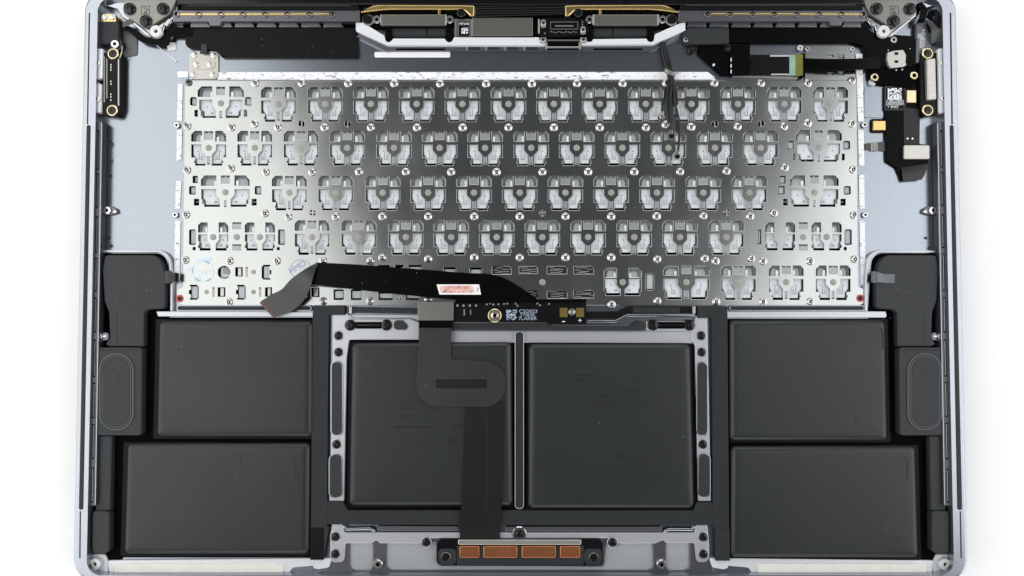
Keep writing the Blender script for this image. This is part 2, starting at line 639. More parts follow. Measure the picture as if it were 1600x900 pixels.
# rubber seal strips on the rim and the hairline groove that goes on beyond them
sheet('seal_strip', rpoly([(134.8, 195), (141.0, 195), (129.4, 797), (122.6, 797)], 3.2, 6), RIM - 1, RIM + 1.2, 'black_rubber', case, 1.2, 3)
sheet('seal_strip', rpoly([(1484.5, 195), (1490.6, 195), (1504.0, 797), (1496.6, 797)], 3.2, 6), RIM - 1, RIM + 1.2, 'black_rubber', case, 1.2, 3)
sheet('groove', [(138.6, 20), (140.6, 20), (137.6, 194), (135.6, 194)][::1], RIM - 0.5, RIM + 0.25, 'black_rubber', case)
sheet('groove', [(1484.0, 20), (1486.4, 20), (1489.0, 194), (1486.6, 194)], RIM - 0.5, RIM + 0.25, 'black_rubber', case)
sheet('groove', [(124.4, 799), (126.4, 799), (125.6, 872), (123.6, 872)], RIM - 0.5, RIM + 0.25, 'black_rubber', case)
sheet('groove', [(1499.6, 799), (1501.6, 799), (1503.0, 872), (1501.0, 872)], RIM - 0.5, RIM + 0.25, 'black_rubber', case)

# rear rail (machined edge in front of the hinges, its reflected brightness painted in) and the wall under it
ZR = 12.0
rail_left = [(556, 35), (567, 35.5), (600.5, 55.5), (602.5, 63, 3), (607, 66.5, 3), (612, 63, 3), (614.5, 60), (695, 60.2), (697, 64, 3),
             (702, 66.5, 3), (707, 63, 3), (709.5, 57.8), (842, 58.2), (843.5, 64, 2), (851, 66, 1), (852, 70.8), (606, 70.6), (556, 48)]
sheet('rear_rail', rpoly(rail_left, 1.2, 4), 0.5, ZR, 'aluminium_lit', case, 0.8)
rail_right = [(909, 70), (908, 66), (917, 64.5), (922, 65.5, 2), (926, 61), (1010.5, 60.2), (1012, 63.5, 2), (1016, 65.5, 2), (1020.5, 63, 2),
              (1023.5, 53.5), (1064, 35.5), (1071, 35), (1071, 47), (1021, 69.2)]
sheet('rear_rail', rpoly(rail_right, 1.2, 4), 0.5, ZR, 'aluminium_lit', case, 0.8)
sheet('rear_wall', [(562, 50), (606, 70), (1021, 69), (1068, 48), (1068, 52), (1030, 74), (1015, 79.5), (604, 79.5), (598, 78), (559, 58)], 0.2, 5.0,
      'aluminium_dark', case, 1.0)
sheet('wall_line', [(559, 54.5), (604, 77.6), (606, 80.4), (602, 80.2), (557, 57.5)], 0.2, 5.6, 'aluminium_rim', case)
sheet('wall_line', [(606, 79.6), (1015, 79.4), (1034, 70.5), (1066, 54.5), (1066.5, 56.5), (1036, 72.5), (1016, 80.8), (606, 80.6)], 0.1, 2.4, 'aluminium_rim', case)
for x0, x1 in ((619, 695), (928, 1003)):
    sheet('wall_slot', rpoly([(x0, 75.5), (x1, 75.5), (x1 + 1.5, 78.5), (x0 - 1, 78.5)], 0.8, 3), 3, 5.25, 'black_deep', case)
for x in (732, 762, 792, 822):
    sheet('wall_slot', rrect(x, 73.5, x + 18, 78.3, 1.2), 3, 5.25, 'black_plastic', case)
    sheet('wall_rib', rrect(x - 3.5, 73, x - 1.8, 78.6, 0.5), 3, 5.6, 'aluminium_frame', case)

# cross bars between keyboard and battery bay
sheet('cross_bar', rpoly([(244, 486.5), (492, 487.5), (492, 494.6), (247, 494.6, 3)], 1, 4), 0.3, 9.0, 'aluminium_frame', case, 0.8)
sheet('cross_bar', rpoly([(1136, 487.2), (1384, 486.5), (1386, 496.5, 3), (1136, 496.5)], 1, 4), 0.3, 9.0, 'aluminium_frame', case, 0.8)
for x0, x1 in ((275.5, 487), (1139.5, 1351)):
    sheet('bar_slot', rrect(x0, 476.8, x1, 486.0, 4), 0.3, 5.0, 'aluminium_rim', case, 0.7)
    sheet('slot_liner', rrect(x0 + 1.6, 478.3, x1 - 1.6, 484.5, 3), 4.0, 5.3, 'black_tape', case)

# frames round the speaker bays
def band(pts, w):
    """closed outline following an open line, w wide"""
    A, B = [], []
    for i, p in enumerate(pts):
        q, r = pts[max(i - 1, 0)], pts[min(i + 1, len(pts) - 1)]
        t = (r[0] - q[0], r[1] - q[1])
        l = math.hypot(*t) or 1
        n_ = (-t[1] / l * w / 2, t[0] / l * w / 2)
        A.append((p[0] + n_[0], p[1] + n_[1]))
        B.append((p[0] - n_[0], p[1] - n_[1]))
    return A + B[::-1]


def arc_path(pts, r, n=6):
    full = rpoly([(*pts[0], 0)] + [(*p, r) for p in pts[1:-1]] + [(*pts[-1], 0)], r, n)
    return full


sheet('bay_border', band(arc_path([(158, 392.5), (264, 392.5), (268, 440), (268, 486)], 20), 4.4), 0.2, 7.0, 'aluminium_frame', case, 1.2)
sheet('bay_border', band(arc_path([(1462, 393), (1357, 393), (1353, 440), (1353, 486)], 20), 4.4), 0.2, 7.0, 'aluminium_frame', case, 1.2)
sheet('bay_shade_sheet', rpoly([(158, 396), (260, 396, 16), (266, 486), (250, 690), (192, 690), (192, 876), (150, 876), (146, 690)], 4), 0.02, 0.5, 'black_deep', case)  # black sheet painting the shade between speaker and cells
sheet('bay_shade_sheet', rpoly([(1464, 396), (1363, 396, 16), (1356, 486), (1377, 695), (1437, 695), (1437, 878), (1478, 878), (1480, 690)], 4), 0.02, 0.5, 'black_deep', case)
sheet('bay_shade_sheet', rrect(238, 496, 494, 697, 3), 0.02, 0.4, 'black_deep', case)  # black sheets under the cells, painting the shade in their gaps
sheet('bay_shade_sheet', rrect(188, 690, 494, 871, 3), 0.02, 0.45, 'black_deep', case)
sheet('bay_shade_sheet', rrect(1134, 498, 1390, 702, 3), 0.02, 0.4, 'black_deep', case)
sheet('bay_shade_sheet', rrect(1134, 694, 1441, 876, 3), 0.02, 0.45, 'black_deep', case)
sheet('bay_shade_sheet', rrect(536, 530, 1094, 800, 3), 0.02, 0.4, 'black_deep', case)

# front edge: pale foam strips in their troughs, stepped aluminium edge, corner posts
for flip in (0, 1):
    def X(x):
        return x if not flip else 1627 - x
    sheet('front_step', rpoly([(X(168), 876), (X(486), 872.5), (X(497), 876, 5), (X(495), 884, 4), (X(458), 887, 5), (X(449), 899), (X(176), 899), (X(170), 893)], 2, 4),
          0.3, 4.0, 'aluminium_lit', case, 1.0)
    sheet('front_step', rpoly([(X(486), 872.8), (X(519), 872.8), (X(514), 887, 5), (X(497), 890), (X(490), 888)], 2, 4), 0.3, 6.0, 'aluminium_lit', case, 1.0)
    sheet('foam_strip', rrect(min(X(178), X(443)), 881, max(X(178), X(443)), 896.8, 4.5), 1.0, 6.5, 'cream_foam', case, 1.6, 3)
    sheet('corner_dish', rpoly([(X(142), 866), (X(164), 866), (X(169), 878), (X(169), 899), (X(150), 899), (X(138), 890)], 6, 5), 0.3, 3.0, 'aluminium_lit', case, 1.2)
post_me = lathe_mesh('corner_post', [(9, 0), (9, 6.5), (8.2, 7.4), (3.6, 7.4), (3.1, 6.6), (2.8, 1.5), (0, 1.5)], ['white_post', 'black_deep'], 28,
                     bands=[0, 0, 0, 0, 0, 1])
for x, y in ((151.5, 879.5), (1473.5, 880)):
    place('corner_post', post_me, x, y, 3.0, case)

# side screws that hold the bottom cover, on their little bosses
star = [(6.4, 0), (6.4, 2.2), (5.7, 3.0), (2.9, 3.0), (2.5, 2.4), (2.4, 0.6), (0, 0.6)]
case_screw_me = lathe_mesh('case_screw', star, ['steel_screw', 'black_deep'], 24, bands=[0, 0, 0, 0, 0, 1])  # black floor band: recess shade painted in
small_screw_me = lathe_mesh('small_screw', [(3.6, 0), (3.6, 2.0), (3.0, 2.6), (1.5, 2.6), (1.3, 1), (0, 1)], ['steel_screw', 'black_deep'], 18, bands=[0, 0, 0, 0, 1])
for x, y, dx in ((168, 329, 1), (1457, 329, -1)):
    sheet('screw_boss', rpoly([(x - 9 * dx, y - 8), (x + 6 * dx, y - 7), (x + 15 * dx, y - 2.5), (x + 15 * dx, y + 4), (x + 6 * dx, y + 7), (x - 9 * dx, y + 8)], 3, 4),
          0.2, 5.0, 'aluminium_dark', case, 1.2)
    place('case_screw', case_screw_me, x, y, 5.2, case, 0.4)
    sheet('standoff', rrect(min(x + 8 * dx, x + 14 * dx), y - 0.5, max(x + 8 * dx, x + 14 * dx), y + 4, 1.6), 4.5, 6.5, 'steel_screw', case, 0.8)
for x, y, dx in ((157, 525.5, 1), (1468, 525.5, -1)):
    sheet('screw_boss', rpoly([(x - 7 * dx, y - 12), (x + 2 * dx, y - 6), (x + 12 * dx, y - 6, 4), (x + 14 * dx, y, 4), (x + 12 * dx, y + 6, 4), (x + 4 * dx, y + 7), (x - 5 * dx, y + 14), (x - 8 * dx, y + 14)], 2, 4),
          0.5, 10.0, 'aluminium_dark', case, 1.2)
    place('small_screw', small_screw_me, x, y, 10.0, case)
    sheet('standoff', rrect(min(x + 3 * dx, x + 10 * dx), y - 1.8, max(x + 3 * dx, x + 10 * dx), y + 1.8, 1.4), 9.5, 11.4, 'steel_screw', case, 0.8)

# rivets standing just outside the keyboard plate
rivet_me = lathe_mesh('rivet', [(4.6, 0), (4.6, 2.4), (3.9, 3.2), (2.1, 3.2), (1.8, 2.4), (1.7, 0.6), (0, 0.6)], ['steel_screw', 'black_deep'], 20, bands=[0, 0, 0, 0, 0, 1])
for x, y in ((277, 196), (274.5, 336), (1350, 195.5), (1351, 336)):
    place('rivet', rivet_me, x, y, 1.2, case)
# smudges left by old glue and dirt on the bare floor
random.seed(3)
for x, y, a, b in ((173, 219, 3, 4), (176, 226, 3.4, 4), (174, 252, 4.5, 5.5), (172, 275, 3.5, 3), (1446, 372, 3, 2.4), (1452, 388, 4, 3), (170, 372, 2.4, 4), (174, 384, 3.4, 3)):
    rr = []
    for k in range(44):
        t, q = random.uniform(0, 6.28), math.sqrt(random.random())
        cx, cy, r = x + a * q * math.cos(t), y + b * q * math.sin(t), random.uniform(0.3, 1.0)
        rr.append([(cx + r * random.uniform(.6, 1.3) * math.cos(w * 1.047), cy + r * random.uniform(.6, 1.3) * math.sin(w * 1.047)) for w in range(6)])
    v, f, mi = merge([(*prism_data([up(l, 0.1)], 0.0, 0.1), 0) for l in rr])
    build('smudge', v, f, 'smudge', case)['kind'] = 'stuff'

# ================================================================== keyboard back plate
kb = thing('keyboard_backplate', 'perforated steel keyboard backplate with white key clips showing through its openings', 'keyboard plate', 812, 300, 0)
holes = []
R1 = [435, 508, 579.5, 651, 722.5, 794.5, 865.5, 937, 1009, 1080.5, 1153, 1225.5, 1298]
R2 = [326, 398, 470.5, 542.5, 615.5, 687, 758, 830, 901, 972.5, 1044.5, 1117, 1188.5]
R3 = [452, 524.5, 598, 669, 740.5, 812, 883.5, 955, 1026.5, 1099, 1171]
R4 = [487.5, 560.5, 634, 705, 776, 847.5, 919, 991, 1062.5, 1135]
R5 = [1154, 1228.5, 1302]
REG = [(x, 162.5) for x in R1] + [(x, 231) for x in R2] + [(x, 301) for x in R3] + [(x, 370.5) for x in R4] + [(x, 441) for x in R5]
WIDE = [(345, 161.5, 0), (1279.5, 230, 0), (352, 300.5, 1), (1272.5, 300.5, 1), (1072.5, 441, 2)]
HALF = [(333, 370.5, 0), (406, 370.5, 0), (1219, 370.3, 0), (1291.7, 370.3, 0), (973, 441, 1)]


def mir(l):
    return [(-p[0],) + tuple(p[1:]) for p in l]


def spec(kind):
    """openings of one key, relative to its centre (x right, y down)"""
    if kind == 'regular':
        tl = [(-21.5, -26.2), (-10.3, -26.2), (-10.3, -9.8), (-27.2, -9.8), (-27.2, -20.5)]
        bl = [(-27, -5), (-11.6, -5), (-11.6, 4.2), (-5, 11.4), (-5, 27.8), (-21, 27.8), (-21, 23.5), (-22.6, 23.5), (-22.6, 20.5), (-21, 20.5), (-21, 15), (-27, 15)]
        tab, low = (-7, -25.6, 7, -12.6), (-2.4, 13.6, 2.4, 26)
    elif kind == 'wide0':
        tl = [(-30, -26.3), (-13.4, -26.3), (-13.4, -10.2), (-36, -10.2), (-36, -20)]
        bl = [(-33.5, -5.3), (-13.5, -5.3), (-13.5, 3.5), (-7.7, 11), (-7.7, 22.6), (-28.5, 22.6), (-28.5, 20), (-31, 20), (-31, 12), (-33.5, 10)]
        tab, low = (-6.6, -25.6, 6.6, -13), (-1.9, 12.3, 1.9, 23)
    elif kind == 'wide1':
        tl = [(-32, -26.2), (-14.2, -26.2), (-14.2, -10.2), (-38, -10.2), (-38, -19.5)]
        bl = [(-37.5, -4.6), (-14.4, -4.6), (-14.4, 5), (-8.4, 11.5), (-8.4, 22.6), (-33, 22.6), (-33, 18), (-36, 18), (-36, 11), (-37.5, 11)]
        tab, low = (-6.8, -26, 6.8, -13.4), (-1.9, 12.5, 1.9, 23)
    elif kind == 'wide2':
        tl = [(-31, -25), (-13, -25), (-13, -10.8), (-36, -10.8), (-36, -19)]
        bl = [(-35.8, -5), (-14, -5), (-14, 3), (-8, 10.5), (-8, 27), (-30.5, 27), (-30.5, 23), (-33, 23), (-33, 12), (-35.8, 11)]
        tab, low = (-7, -25.4, 7, -13.5), (-3.6, 13.5, 3.6, 25)
    elif kind == 'half0':
        tl = [(-19, -22.8), (-8.6, -22.8), (-8.6, -7.0), (-23.6, -7.0), (-23.6, -18)]
        bl = [(-23.4, -4.2), (-9.2, -4.2), (-9.2, 5), (-3.9, 11.5), (-3.9, 21), (-21, 21), (-21, 17), (-23.4, 17), (-23.4, 13), (-21.8, 12), (-21.8, 7), (-23.4, 6)]
        tab, low = None, None
    else:
        tl = [(-25, -22), (-9.5, -22), (-9.5, -7.2), (-29.5, -7.2), (-29.5, -17)]
        bl = [(-29, -4.4), (-10, -4.4), (-10, 4), (-3.6, 10.5), (-3.6, 20.8), (-26.5, 20.8), (-26.5, 16), (-29, 14)]
        tab, low = None, None
    return tl, bl, tab, low


def rect(t, r=0.0):
    return rrect(*t, r)


def shifted(l, x, y):
    return [(p[0] + x, p[1] + y) for p in l]


def local_prism(l, z0, z1, bevel=0.0):
    return prism_data([[(p[0], -p[1]) for p in l]], z0, z1, bevel)


KEYMESH = {}
for kind in ('regular', 'wide0', 'wide1', 'wide2', 'half0', 'half1'):
    tl, bl, tab, low = spec(kind)
    xs = [p[0] for p in tl + bl]
    x0 = min(xs)
    xi = max(p[0] for p in tl)
    yt = min(p[1] for p in tl)
    yb = max(p[1] for p in bl)
    ym = max(p[1] for p in tl)
    xlow = max(p[0] for p in bl)
    xs2 = sorted(p[0] for p in bl if p[1] == yb)[0]
    d = {}
    d['cap'] = mesh_from('key', *local_prism(rrect(x0 - 2, yt - 2, -x0 + 2, yb - 4.6, 3), -12.0, -9.0, 0.8), ['key_grey'], smooth=40)
    for s, nm in ((1, 'L'), (-1, 'R')):
        q = (lambda l: l if s > 0 else mir(l))
        low_l = [(x0 + 2.2, -8), (xi + 1.5, -8), (xi + 1.5, 4.0), (xlow + 1.8, 11.0), (xlow + 1.8, yb - 3.8), (xs2 + 1.0, yb - 3.8), (xs2 + 1.0, yb - 11), (x0 + 2.2, 9.5)]
        parts = [(*local_prism(q(rpoly(low_l, 1.2, 3)), -9.0, -3.6, 0.6), 0)]
        cx = (x0 + xi) / 2
        parts.append((*local_prism(q(circle(cx + 1.5, 4.5, 1.25, 10)), -3.7, -3.2), 1))
        if kind in ('regular', 'wide2'):
            parts.append((*local_prism(q(rrect(cx + 2.4, 7, cx + 3.3, 18)), -3.7, -3.1), 1))
            parts.append((*local_prism(q(rrect(cx + 2.4, 17.2, cx + 9.4, 18.1)), -3.7, -3.15), 1))
            parts.append((*local_prism(q(rrect(cx + 5.2, 11, cx + 8.2, 16.5, 0.8)), -3.7, -3.0), 2))
        else:
            parts.append((*local_prism(q(rrect(xlow - 9.5, yb - 9.3, xlow - 5, yb - 7.0, 0.4)), -3.7, -3.1), 1))
        parts.append((*local_prism(q(rrect(xs2 + 1.8, yb - 5.6, xlow, yb - 3.5, 0.5)), -3.8, -2.4, 0.5), 0))
        v, f, mi = merge(parts)
        d['low' + nm] = mesh_from('lower_clip', v, f, ['key_white', 'key_mark', 'key_grey'], mi, smooth=40)
        up_l = [(x0 + 6.5, yt + 3.6), (xi + 1, yt + 3.6), (xi + 1, ym + 2), (x0 + 4.0, ym + 2), (x0 + 4.0, yt + 9)]
        parts = [(*local_prism(q(rpoly(up_l, 1.5, 3)), -9.2, -6.0, 0.8), 0),
                 (*local_prism(q(rrect(xi - 4.6, yt + 7.2, xi - 0.6, ym + 1, 0.8)), -6.2, -2.6, 0.7), 1)]
        v, f, mi = merge(parts)
        d['up' + nm] = mesh_from('upper_clip', v, f, ['key_grey', 'key_clear'], mi, smooth=40)
    KEYMESH[kind] = d

dot_me = lathe_mesh('glue_dot', [(5.0, 0), (5.0, 0.35), (4.4, 0.7), (0, 0.9)], ['glue_dot'], 20)
dot_small_me = lathe_mesh('glue_dot', [(3.6, 0), (3.6, 0.35), (3.0, 0.6), (0, 0.8)], ['glue_dot'], 16)
tab_me = {}


def tab_mesh(t):
    if t not in tab_me:
        a, b, c, e = t
        wv = c - a
        if wv > 8:     # spring tab: two leaves with a slit, short of the top edge
            parts = [(*local_prism([(a, b + 2.5), (c, b + 2.5), (c, e + 0.3), (a, e + 0.3)], -2.4, -0.7), 0)]
            parts.append((*local_prism(rrect(-1.0, b + 0.2, 1.0, e - 1.0), -2.2, -0.6), 0))
        else:
            parts = [(*local_prism([(a, b), (c, b), (c, e - 1.4), (a, e - 1.4)], -2.4, -0.7), 0)]
        v, f, mi = merge(parts)
        tab_me[t] = mesh_from('spring_tab', v, f, ['steel_tab'], mi)
    return tab_me[t]


def add_key(kind, x, y, dot=True):
    tl, bl, tab, low = spec(kind)
    for l in (tl, mir(tl)):
        holes.append(shifted(rpoly(l, 1.0, 2), x, y))
    for l in (bl, mir(bl)):
        holes.append(shifted(l, x, y))
    d = KEYMESH[kind]
    k = place('key', d['cap'], x, y, PLATE, kb)
    for nm in ('lowL', 'lowR'):
        place('lower_clip', d[nm], x + random.uniform(-.5, .5), y + random.uniform(-.5, .4), PLATE, k, random.uniform(-.012, .012), (random.uniform(-.02, .02), random.uniform(-.02, .02)))
    for nm in ('upL', 'upR'):
        place('upper_clip', d[nm], x + random.uniform(-.5, .5), y + random.uniform(-.5, .5), PLATE, k, random.uniform(-.02, .02))
    for t in (tab, low):
        if t:
            holes.append(shifted(rect(t), x, y))
            place('spring_tab', tab_mesh(t), x, y, PLATE, kb)
    if dot:
        place('glue_dot', dot_me, x, y, PLATE, kb)
    return k


for x, y in REG:
    add_key('regular', x, y)
for x, y, k in WIDE:
    add_key('wide%d' % k, x, y)
for x, y, k in HALF:
    add_key('half%d' % k, x, y, dot=(x != 1219))


def slot(x0, y0, x1, y1, r=1.0, fill='key_grey', deep=-5.0, dx=2.0, dy=1.0):
    """a plain opening with a piece of clip showing inside it"""
    holes.append(rrect(x0, y0, x1, y1, r, 3))
    if fill:
        sheet('stabiliser_clip', rrect(x0 + dx, y0 + dy, x1 - 1.0, y1 - dy * 2, 0.6, 3), PLATE + deep - 3, PLATE + deep, fill, kb, 0.4, at=PLATE)


for cx, cy, a, b, c, e in ((345, 161.5, 37.5, 47.8, 36, 41), (1279.5, 230, 38, 49, 36, 40.5), (352, 300.5, 46, 56.5, 41, 49), (1272.5, 300.5, 46, 57, 41, 49)):
    for s in (-1, 1):
        xs = sorted((cx + s * a, cx + s * b))
        slot(xs[0], cy - 9.5, xs[1], cy + 3.5, 2.5, 'key_grey', -3)
        xs = sorted((cx + s * c, cx + s * e))
        slot(xs[0], cy + 10.4, xs[1], cy + 20.6, 0.4, 'key_mark', -5, 0.5, 2.5)
slot(301, 275, 309, 286, 0.4, 'key_grey', -4)
slot(1218, 275, 1228, 287, 0.4, 'key_grey', -3)
for x0, x1 in ((295.4, 305.8), (434.4, 445.2), (1319.8, 1331)):
    slot(x0, 358.6, x1, 382.6, 2.6, 'key_grey', -3)
slot(1184, 358.6, 1190, 382, 1, 'key_grey', -3)
for x in (370, 1255):
    for y0, y1 in ((347.6, 358.2), (382, 391.6)):
        holes.append(rrect(x - 7, y0, x + 7, y1))
        sheet('spring_tab', rrect(x - 7, y0 + 1.8, x + 7, y1 + 0.2), PLATE - 2.4, PLATE - 0.7, 'steel_tab', kb, at=PLATE)
    place('glue_dot', dot_me, x, 370.5, PLATE, kb)
for x in (301, 432.5, 1318.5):
    slot(x, 386, x + 4.6, 391, 0.3, None)
# bottom row, arrow-key side
holes.append(circle(350, 425.5, 10, 26))
sheet('stabiliser_clip', rpoly([(343, 417), (358, 417), (358, 431), (350, 434), (343, 434)], 2, 4), PLATE - 8, PLATE - 5, 'key_white', kb, 0.6, at=PLATE)
sheet('stabiliser_clip', rrect(347, 417.5, 357, 428, 1.6), PLATE - 6, PLATE - 4.4, 'key_mark', kb, at=PLATE)


def hook(x, y, s):
    l = [(-6.5, -11.5), (5.2, -11.5), (5.2, -9.2), (7.2, -9.2), (7.2, 10), (5.2, 10), (5.2, 11.8), (-6.5, 11.8), (-6.5, 9.5), (-4.6, 9.5), (-4.6, 4), (-8, 2.5), (-8, -2.5), (-4.6, -4), (-4.6, -9), (-6.5, -9)]
    if s < 0:
        l = mir(l)
    holes.append(shifted(l, x, y))
    sheet('stabiliser_clip', rrect(x - 4.5, y - 9, x + 5, y + 9.5, 0.8), PLATE - 6, PLATE - 2.6, 'key_grey', kb, 0.5, at=PLATE)


hook(416, 425.2, -1)
for x in (303, 376.5):
    hook(x, 456.5, 1)
for x0, x1, y0, y1 in ((367.5, 379.2, 417.6, 432), (340, 352, 449, 463.6), (414, 425, 449, 463.6), (486, 499, 449, 464)):
    holes.append(rrect(x0, y0, x1, y1))
    sheet('stabiliser_clip', rrect(x0 + 3.6, y0 + 1, x1 - 2.6, y1 - 1, 0.5), PLATE - 5, PLATE - 1.6, 'nickel', kb, 0.6, at=PLATE)
for x, y in ((385.5, 425), (333.5, 456.5), (406.6, 456.5), (477.5, 456.5)):
    holes.append(rrect(x - 1.8, y - 7.4, x + 1.8, y + 7.4))
    sheet('spring_tab', rrect(x - 1.8, y - 5.8, x + 1.8, y + 7.6), PLATE - 2, PLATE - 0.7, 'steel_tab', kb, at=PLATE)
for x, y in ((396.2, 425), (322.8, 456.3), (396, 456.3)):
    place('glue_dot', dot_small_me, x, y, PLATE, kb)
# openings that peep out round the ribbon cable
for x0, x1, y0, y1 in ((521, 537, 452, 468.4), (548, 565, 452, 468.4), (591, 614, 456, 468.4), (634, 655, 456, 468.4), (590, 609, 414.4, 430), (638, 659, 414.4, 430), (693, 712, 418, 432), (734, 753, 418.5, 432)):
    holes.append(rpoly([(x0, y0), (x1, y0), (x1, y1), (x0, y1)], 1.6, 2))
    sheet('lower_clip', rrect(x0 + 1.2, y0 + 2.5, x1 - 1.2, y1 - 2.6, 0.8), PLATE - 8, PLATE - 4.2, 'key_white', kb, 0.6, at=PLATE)
holes.append(rrect(617, 414.2, 631, 418.4))
for x in (620, 624.6):
    holes.append(rrect(x, 464.6, x + 2.4, 467.2))
slot(1009, 428, 1021.6, 453.6, 2.5, 'key_grey', -2.4)
# windows onto the printed membrane under the space bar
for x0, x1, y0, y1 in ((769, 799, 416.2, 428.6), (811, 840, 416.4, 427.4), (855, 886, 416.2, 428), (896.5, 927.5, 416.2, 428), (855, 886, 453.8, 466), (896.5, 927.5, 453.8, 465.6), (823, 840, 453.8, 466)):
    holes.append(rpoly([(x0, y0), (x1 - 3, y0), (x1, y0 + 4), (x1, y1), (x0, y1)], 0.6, 2))
    sheet('membrane', rrect(x0 - 2, y0 - 2, x1 + 2, y1 + 2), PLATE - 4.5, PLATE - 3, 'black_tape', kb, at=PLATE)
    rr = []
    yy = y0 + 1.6
    while yy < y1 - 1.5:
        a = x0 + random.uniform(0, 6)
        b = x1 - random.uniform(0, 8)
        m_ = random.uniform(a + 5, b - 5)
        rr.append(rrect(a, yy, m_, yy + 1.1))
        rr.append([(m_, yy), (m_ + 2.4, yy + 2.2), (m_ + 2.4, yy + 3.3), (m_, yy + 1.1)])
        rr.append(rrect(m_ + 2.4, yy + 2.2, b, yy + 3.3))
        yy += 3.6
    dots('printed_traces', rr, PLATE - 3, PLATE - 2.5, 'trace_metal', kb)
place('glue_dot', dot_me, 847.5, 441, PLATE, kb)
# round test holes and slotted holes between the rows
for x, y in ((471, 193.3), (543, 193.3), (1117, 193.3), (1189.5, 193)):
    holes.append(circle(x, y, 4.9, 18))
    sheet('locating_rib', rrect(x - 0.9, y - 5, x + 0.9, y + 5), PLATE - 3, PLATE - 1.0, 'steel_tab', kb, at=PLATE)
for x, y in ((488.5, 332.5), (847.5, 333), (1135.5, 332)):
    for sx in (-1, 1):
        for sy in (-1, 1):
            holes.append([(x + sx * 1.0, y + sy * 1.0), (x + sx * 1.0, y + sy * 4.8), (x + sx * 3.4, y + sy * 3.4), (x + sx * 4.8, y + sy * 1.0)])

outline = rpoly([(289, 126.5, 3), (1338.5, 126, 3), (1341.5, 360, 0), (1352, 464, 0), (1352, 477, 12), (276, 477, 12), (277, 462, 0), (285.6, 360, 0)], 3, 6)
outline = rpoly([(289, 126.5, 3), (1338.5, 126, 3), (1340.8, 448, 2), (1351, 452, 3), (1352.5, 477, 11), (275.5, 477, 11), (276.5, 452, 3), (285.4, 448, 2)], 3, 6)
v, f = prism_data([up(l, PLATE) for l in [outline] + holes], PLATE - 1.8, PLATE, 0.38, 1, True, 0.22)
build('plate', v, f, 'steel_plate', kb)

# screws
screw_me = []
for k in range(3):
    r0 = (5.4, 5.1, 5.3)[k]
    screw_me.append(lathe_mesh('screw', [(r0 + 1.1, 0), (r0 + 1.0, 0.6), (r0 + 0.2, 1.0), (r0 - 0.2, 1.1), (r0 - 0.9, 2.0), (r0 - 2.0, 2.7), (2.7, 2.9), (2.3, 2.2), (1.9, 1.6), (1.2, 1.9), (0, 2.1)],
                               ['steel_screw', 'black_screw'], 24, bands=[0, 0, 0, 0, 0, 0, 1, 1, 1, 0]))  # dark bands paint the shade inside the screw head
SCREWS = [(399, 130), (471.5, 130), (544, 130.5), (616, 130.5), (687.5, 131), (759.5, 131), (831, 131), (901.3, 130.7), (972.7, 130.5), (1041, 130), (1116, 130), (1189, 130), (1262, 130), (1331, 125.5),
          (293, 197), (362, 199), (398, 193.5), (434.5, 199), (507, 199.3), (579.5, 199.5), (651.5, 199.5), (723, 199.5), (794.5, 199.5), (865.5, 199.5), (937, 199.5), (1009, 199.5), (1040, 195), (1080, 198.5), (1152.5, 198), (1225, 197.8), (1262, 192.7), (1331, 194),
          (292.5, 266), (361, 263), (415.5, 269), (488, 268.7), (561, 268.7), (634, 268.7), (705, 269), (776, 269), (847.5, 269), (919, 268.7), (991, 268.7), (1062.5, 268.5), (1135, 267.5), (1226, 262), (1332.5, 265),
          (291, 335.5), (414, 333.5), (451, 338.5), (524.5, 338.5), (597.5, 338.5), (669, 338.5), (741, 338.5), (812, 338.5), (883.5, 338.5), (955, 338.5), (1026, 338), (1099, 337.5), (1172, 338), (1209, 333), (1333.5, 336),
          (290, 406.3), (359, 407.7), (433, 407.7), (505, 408), (579, 408), (597.5, 402.7), (669, 405), (741, 402.5), (812, 402.5), (883.5, 402.5), (955, 402.5), (1027, 405), (1101, 404), (1118, 408), (1173.5, 404), (1192, 408), (1266, 408), (1335, 405),
          (358, 472), (505.5, 470.5), (578.5, 470.5), (669, 467.5), (955.5, 476), (1027, 470.5), (1119, 471.5), (1192, 471.5), (1266, 471)]
for i, (x, y) in enumerate(SCREWS):
    place('screw', screw_me[i % 3], x, y, PLATE, kb, random.uniform(0, 6.28), (random.uniform(-.05, .05), random.uniform(-.05, .05)))
dark_screw_me = lathe_mesh('screw', [(5.6, 0), (5.6, 1.5), (4.6, 3.0), (2.2, 3.6), (1.7, 2.4), (0, 2.2)], ['aluminium_dark', 'black_deep'], 20, bands=[0, 0, 0, 0, 1])
place('screw', dark_screw_me, 295, 129, PLATE, kb)
for x, y in ((281, 466.5), (1344, 466)):
    place('red_mark', lathe_mesh('red_mark', [(6.2, 0), (6.2, 0.3), (5.0, 0.6), (0, 0.6)], ['red_paint'], 18), x, y, PLATE, kb)
    place('screw', lathe_mesh('screw', [(3.4, 0), (3.4, 1.4), (2.6, 2.2), (1.4, 2.4), (1.0, 1.4), (0, 1.4)], ['black_screw'], 16), x, y, PLATE + 0.6, kb)

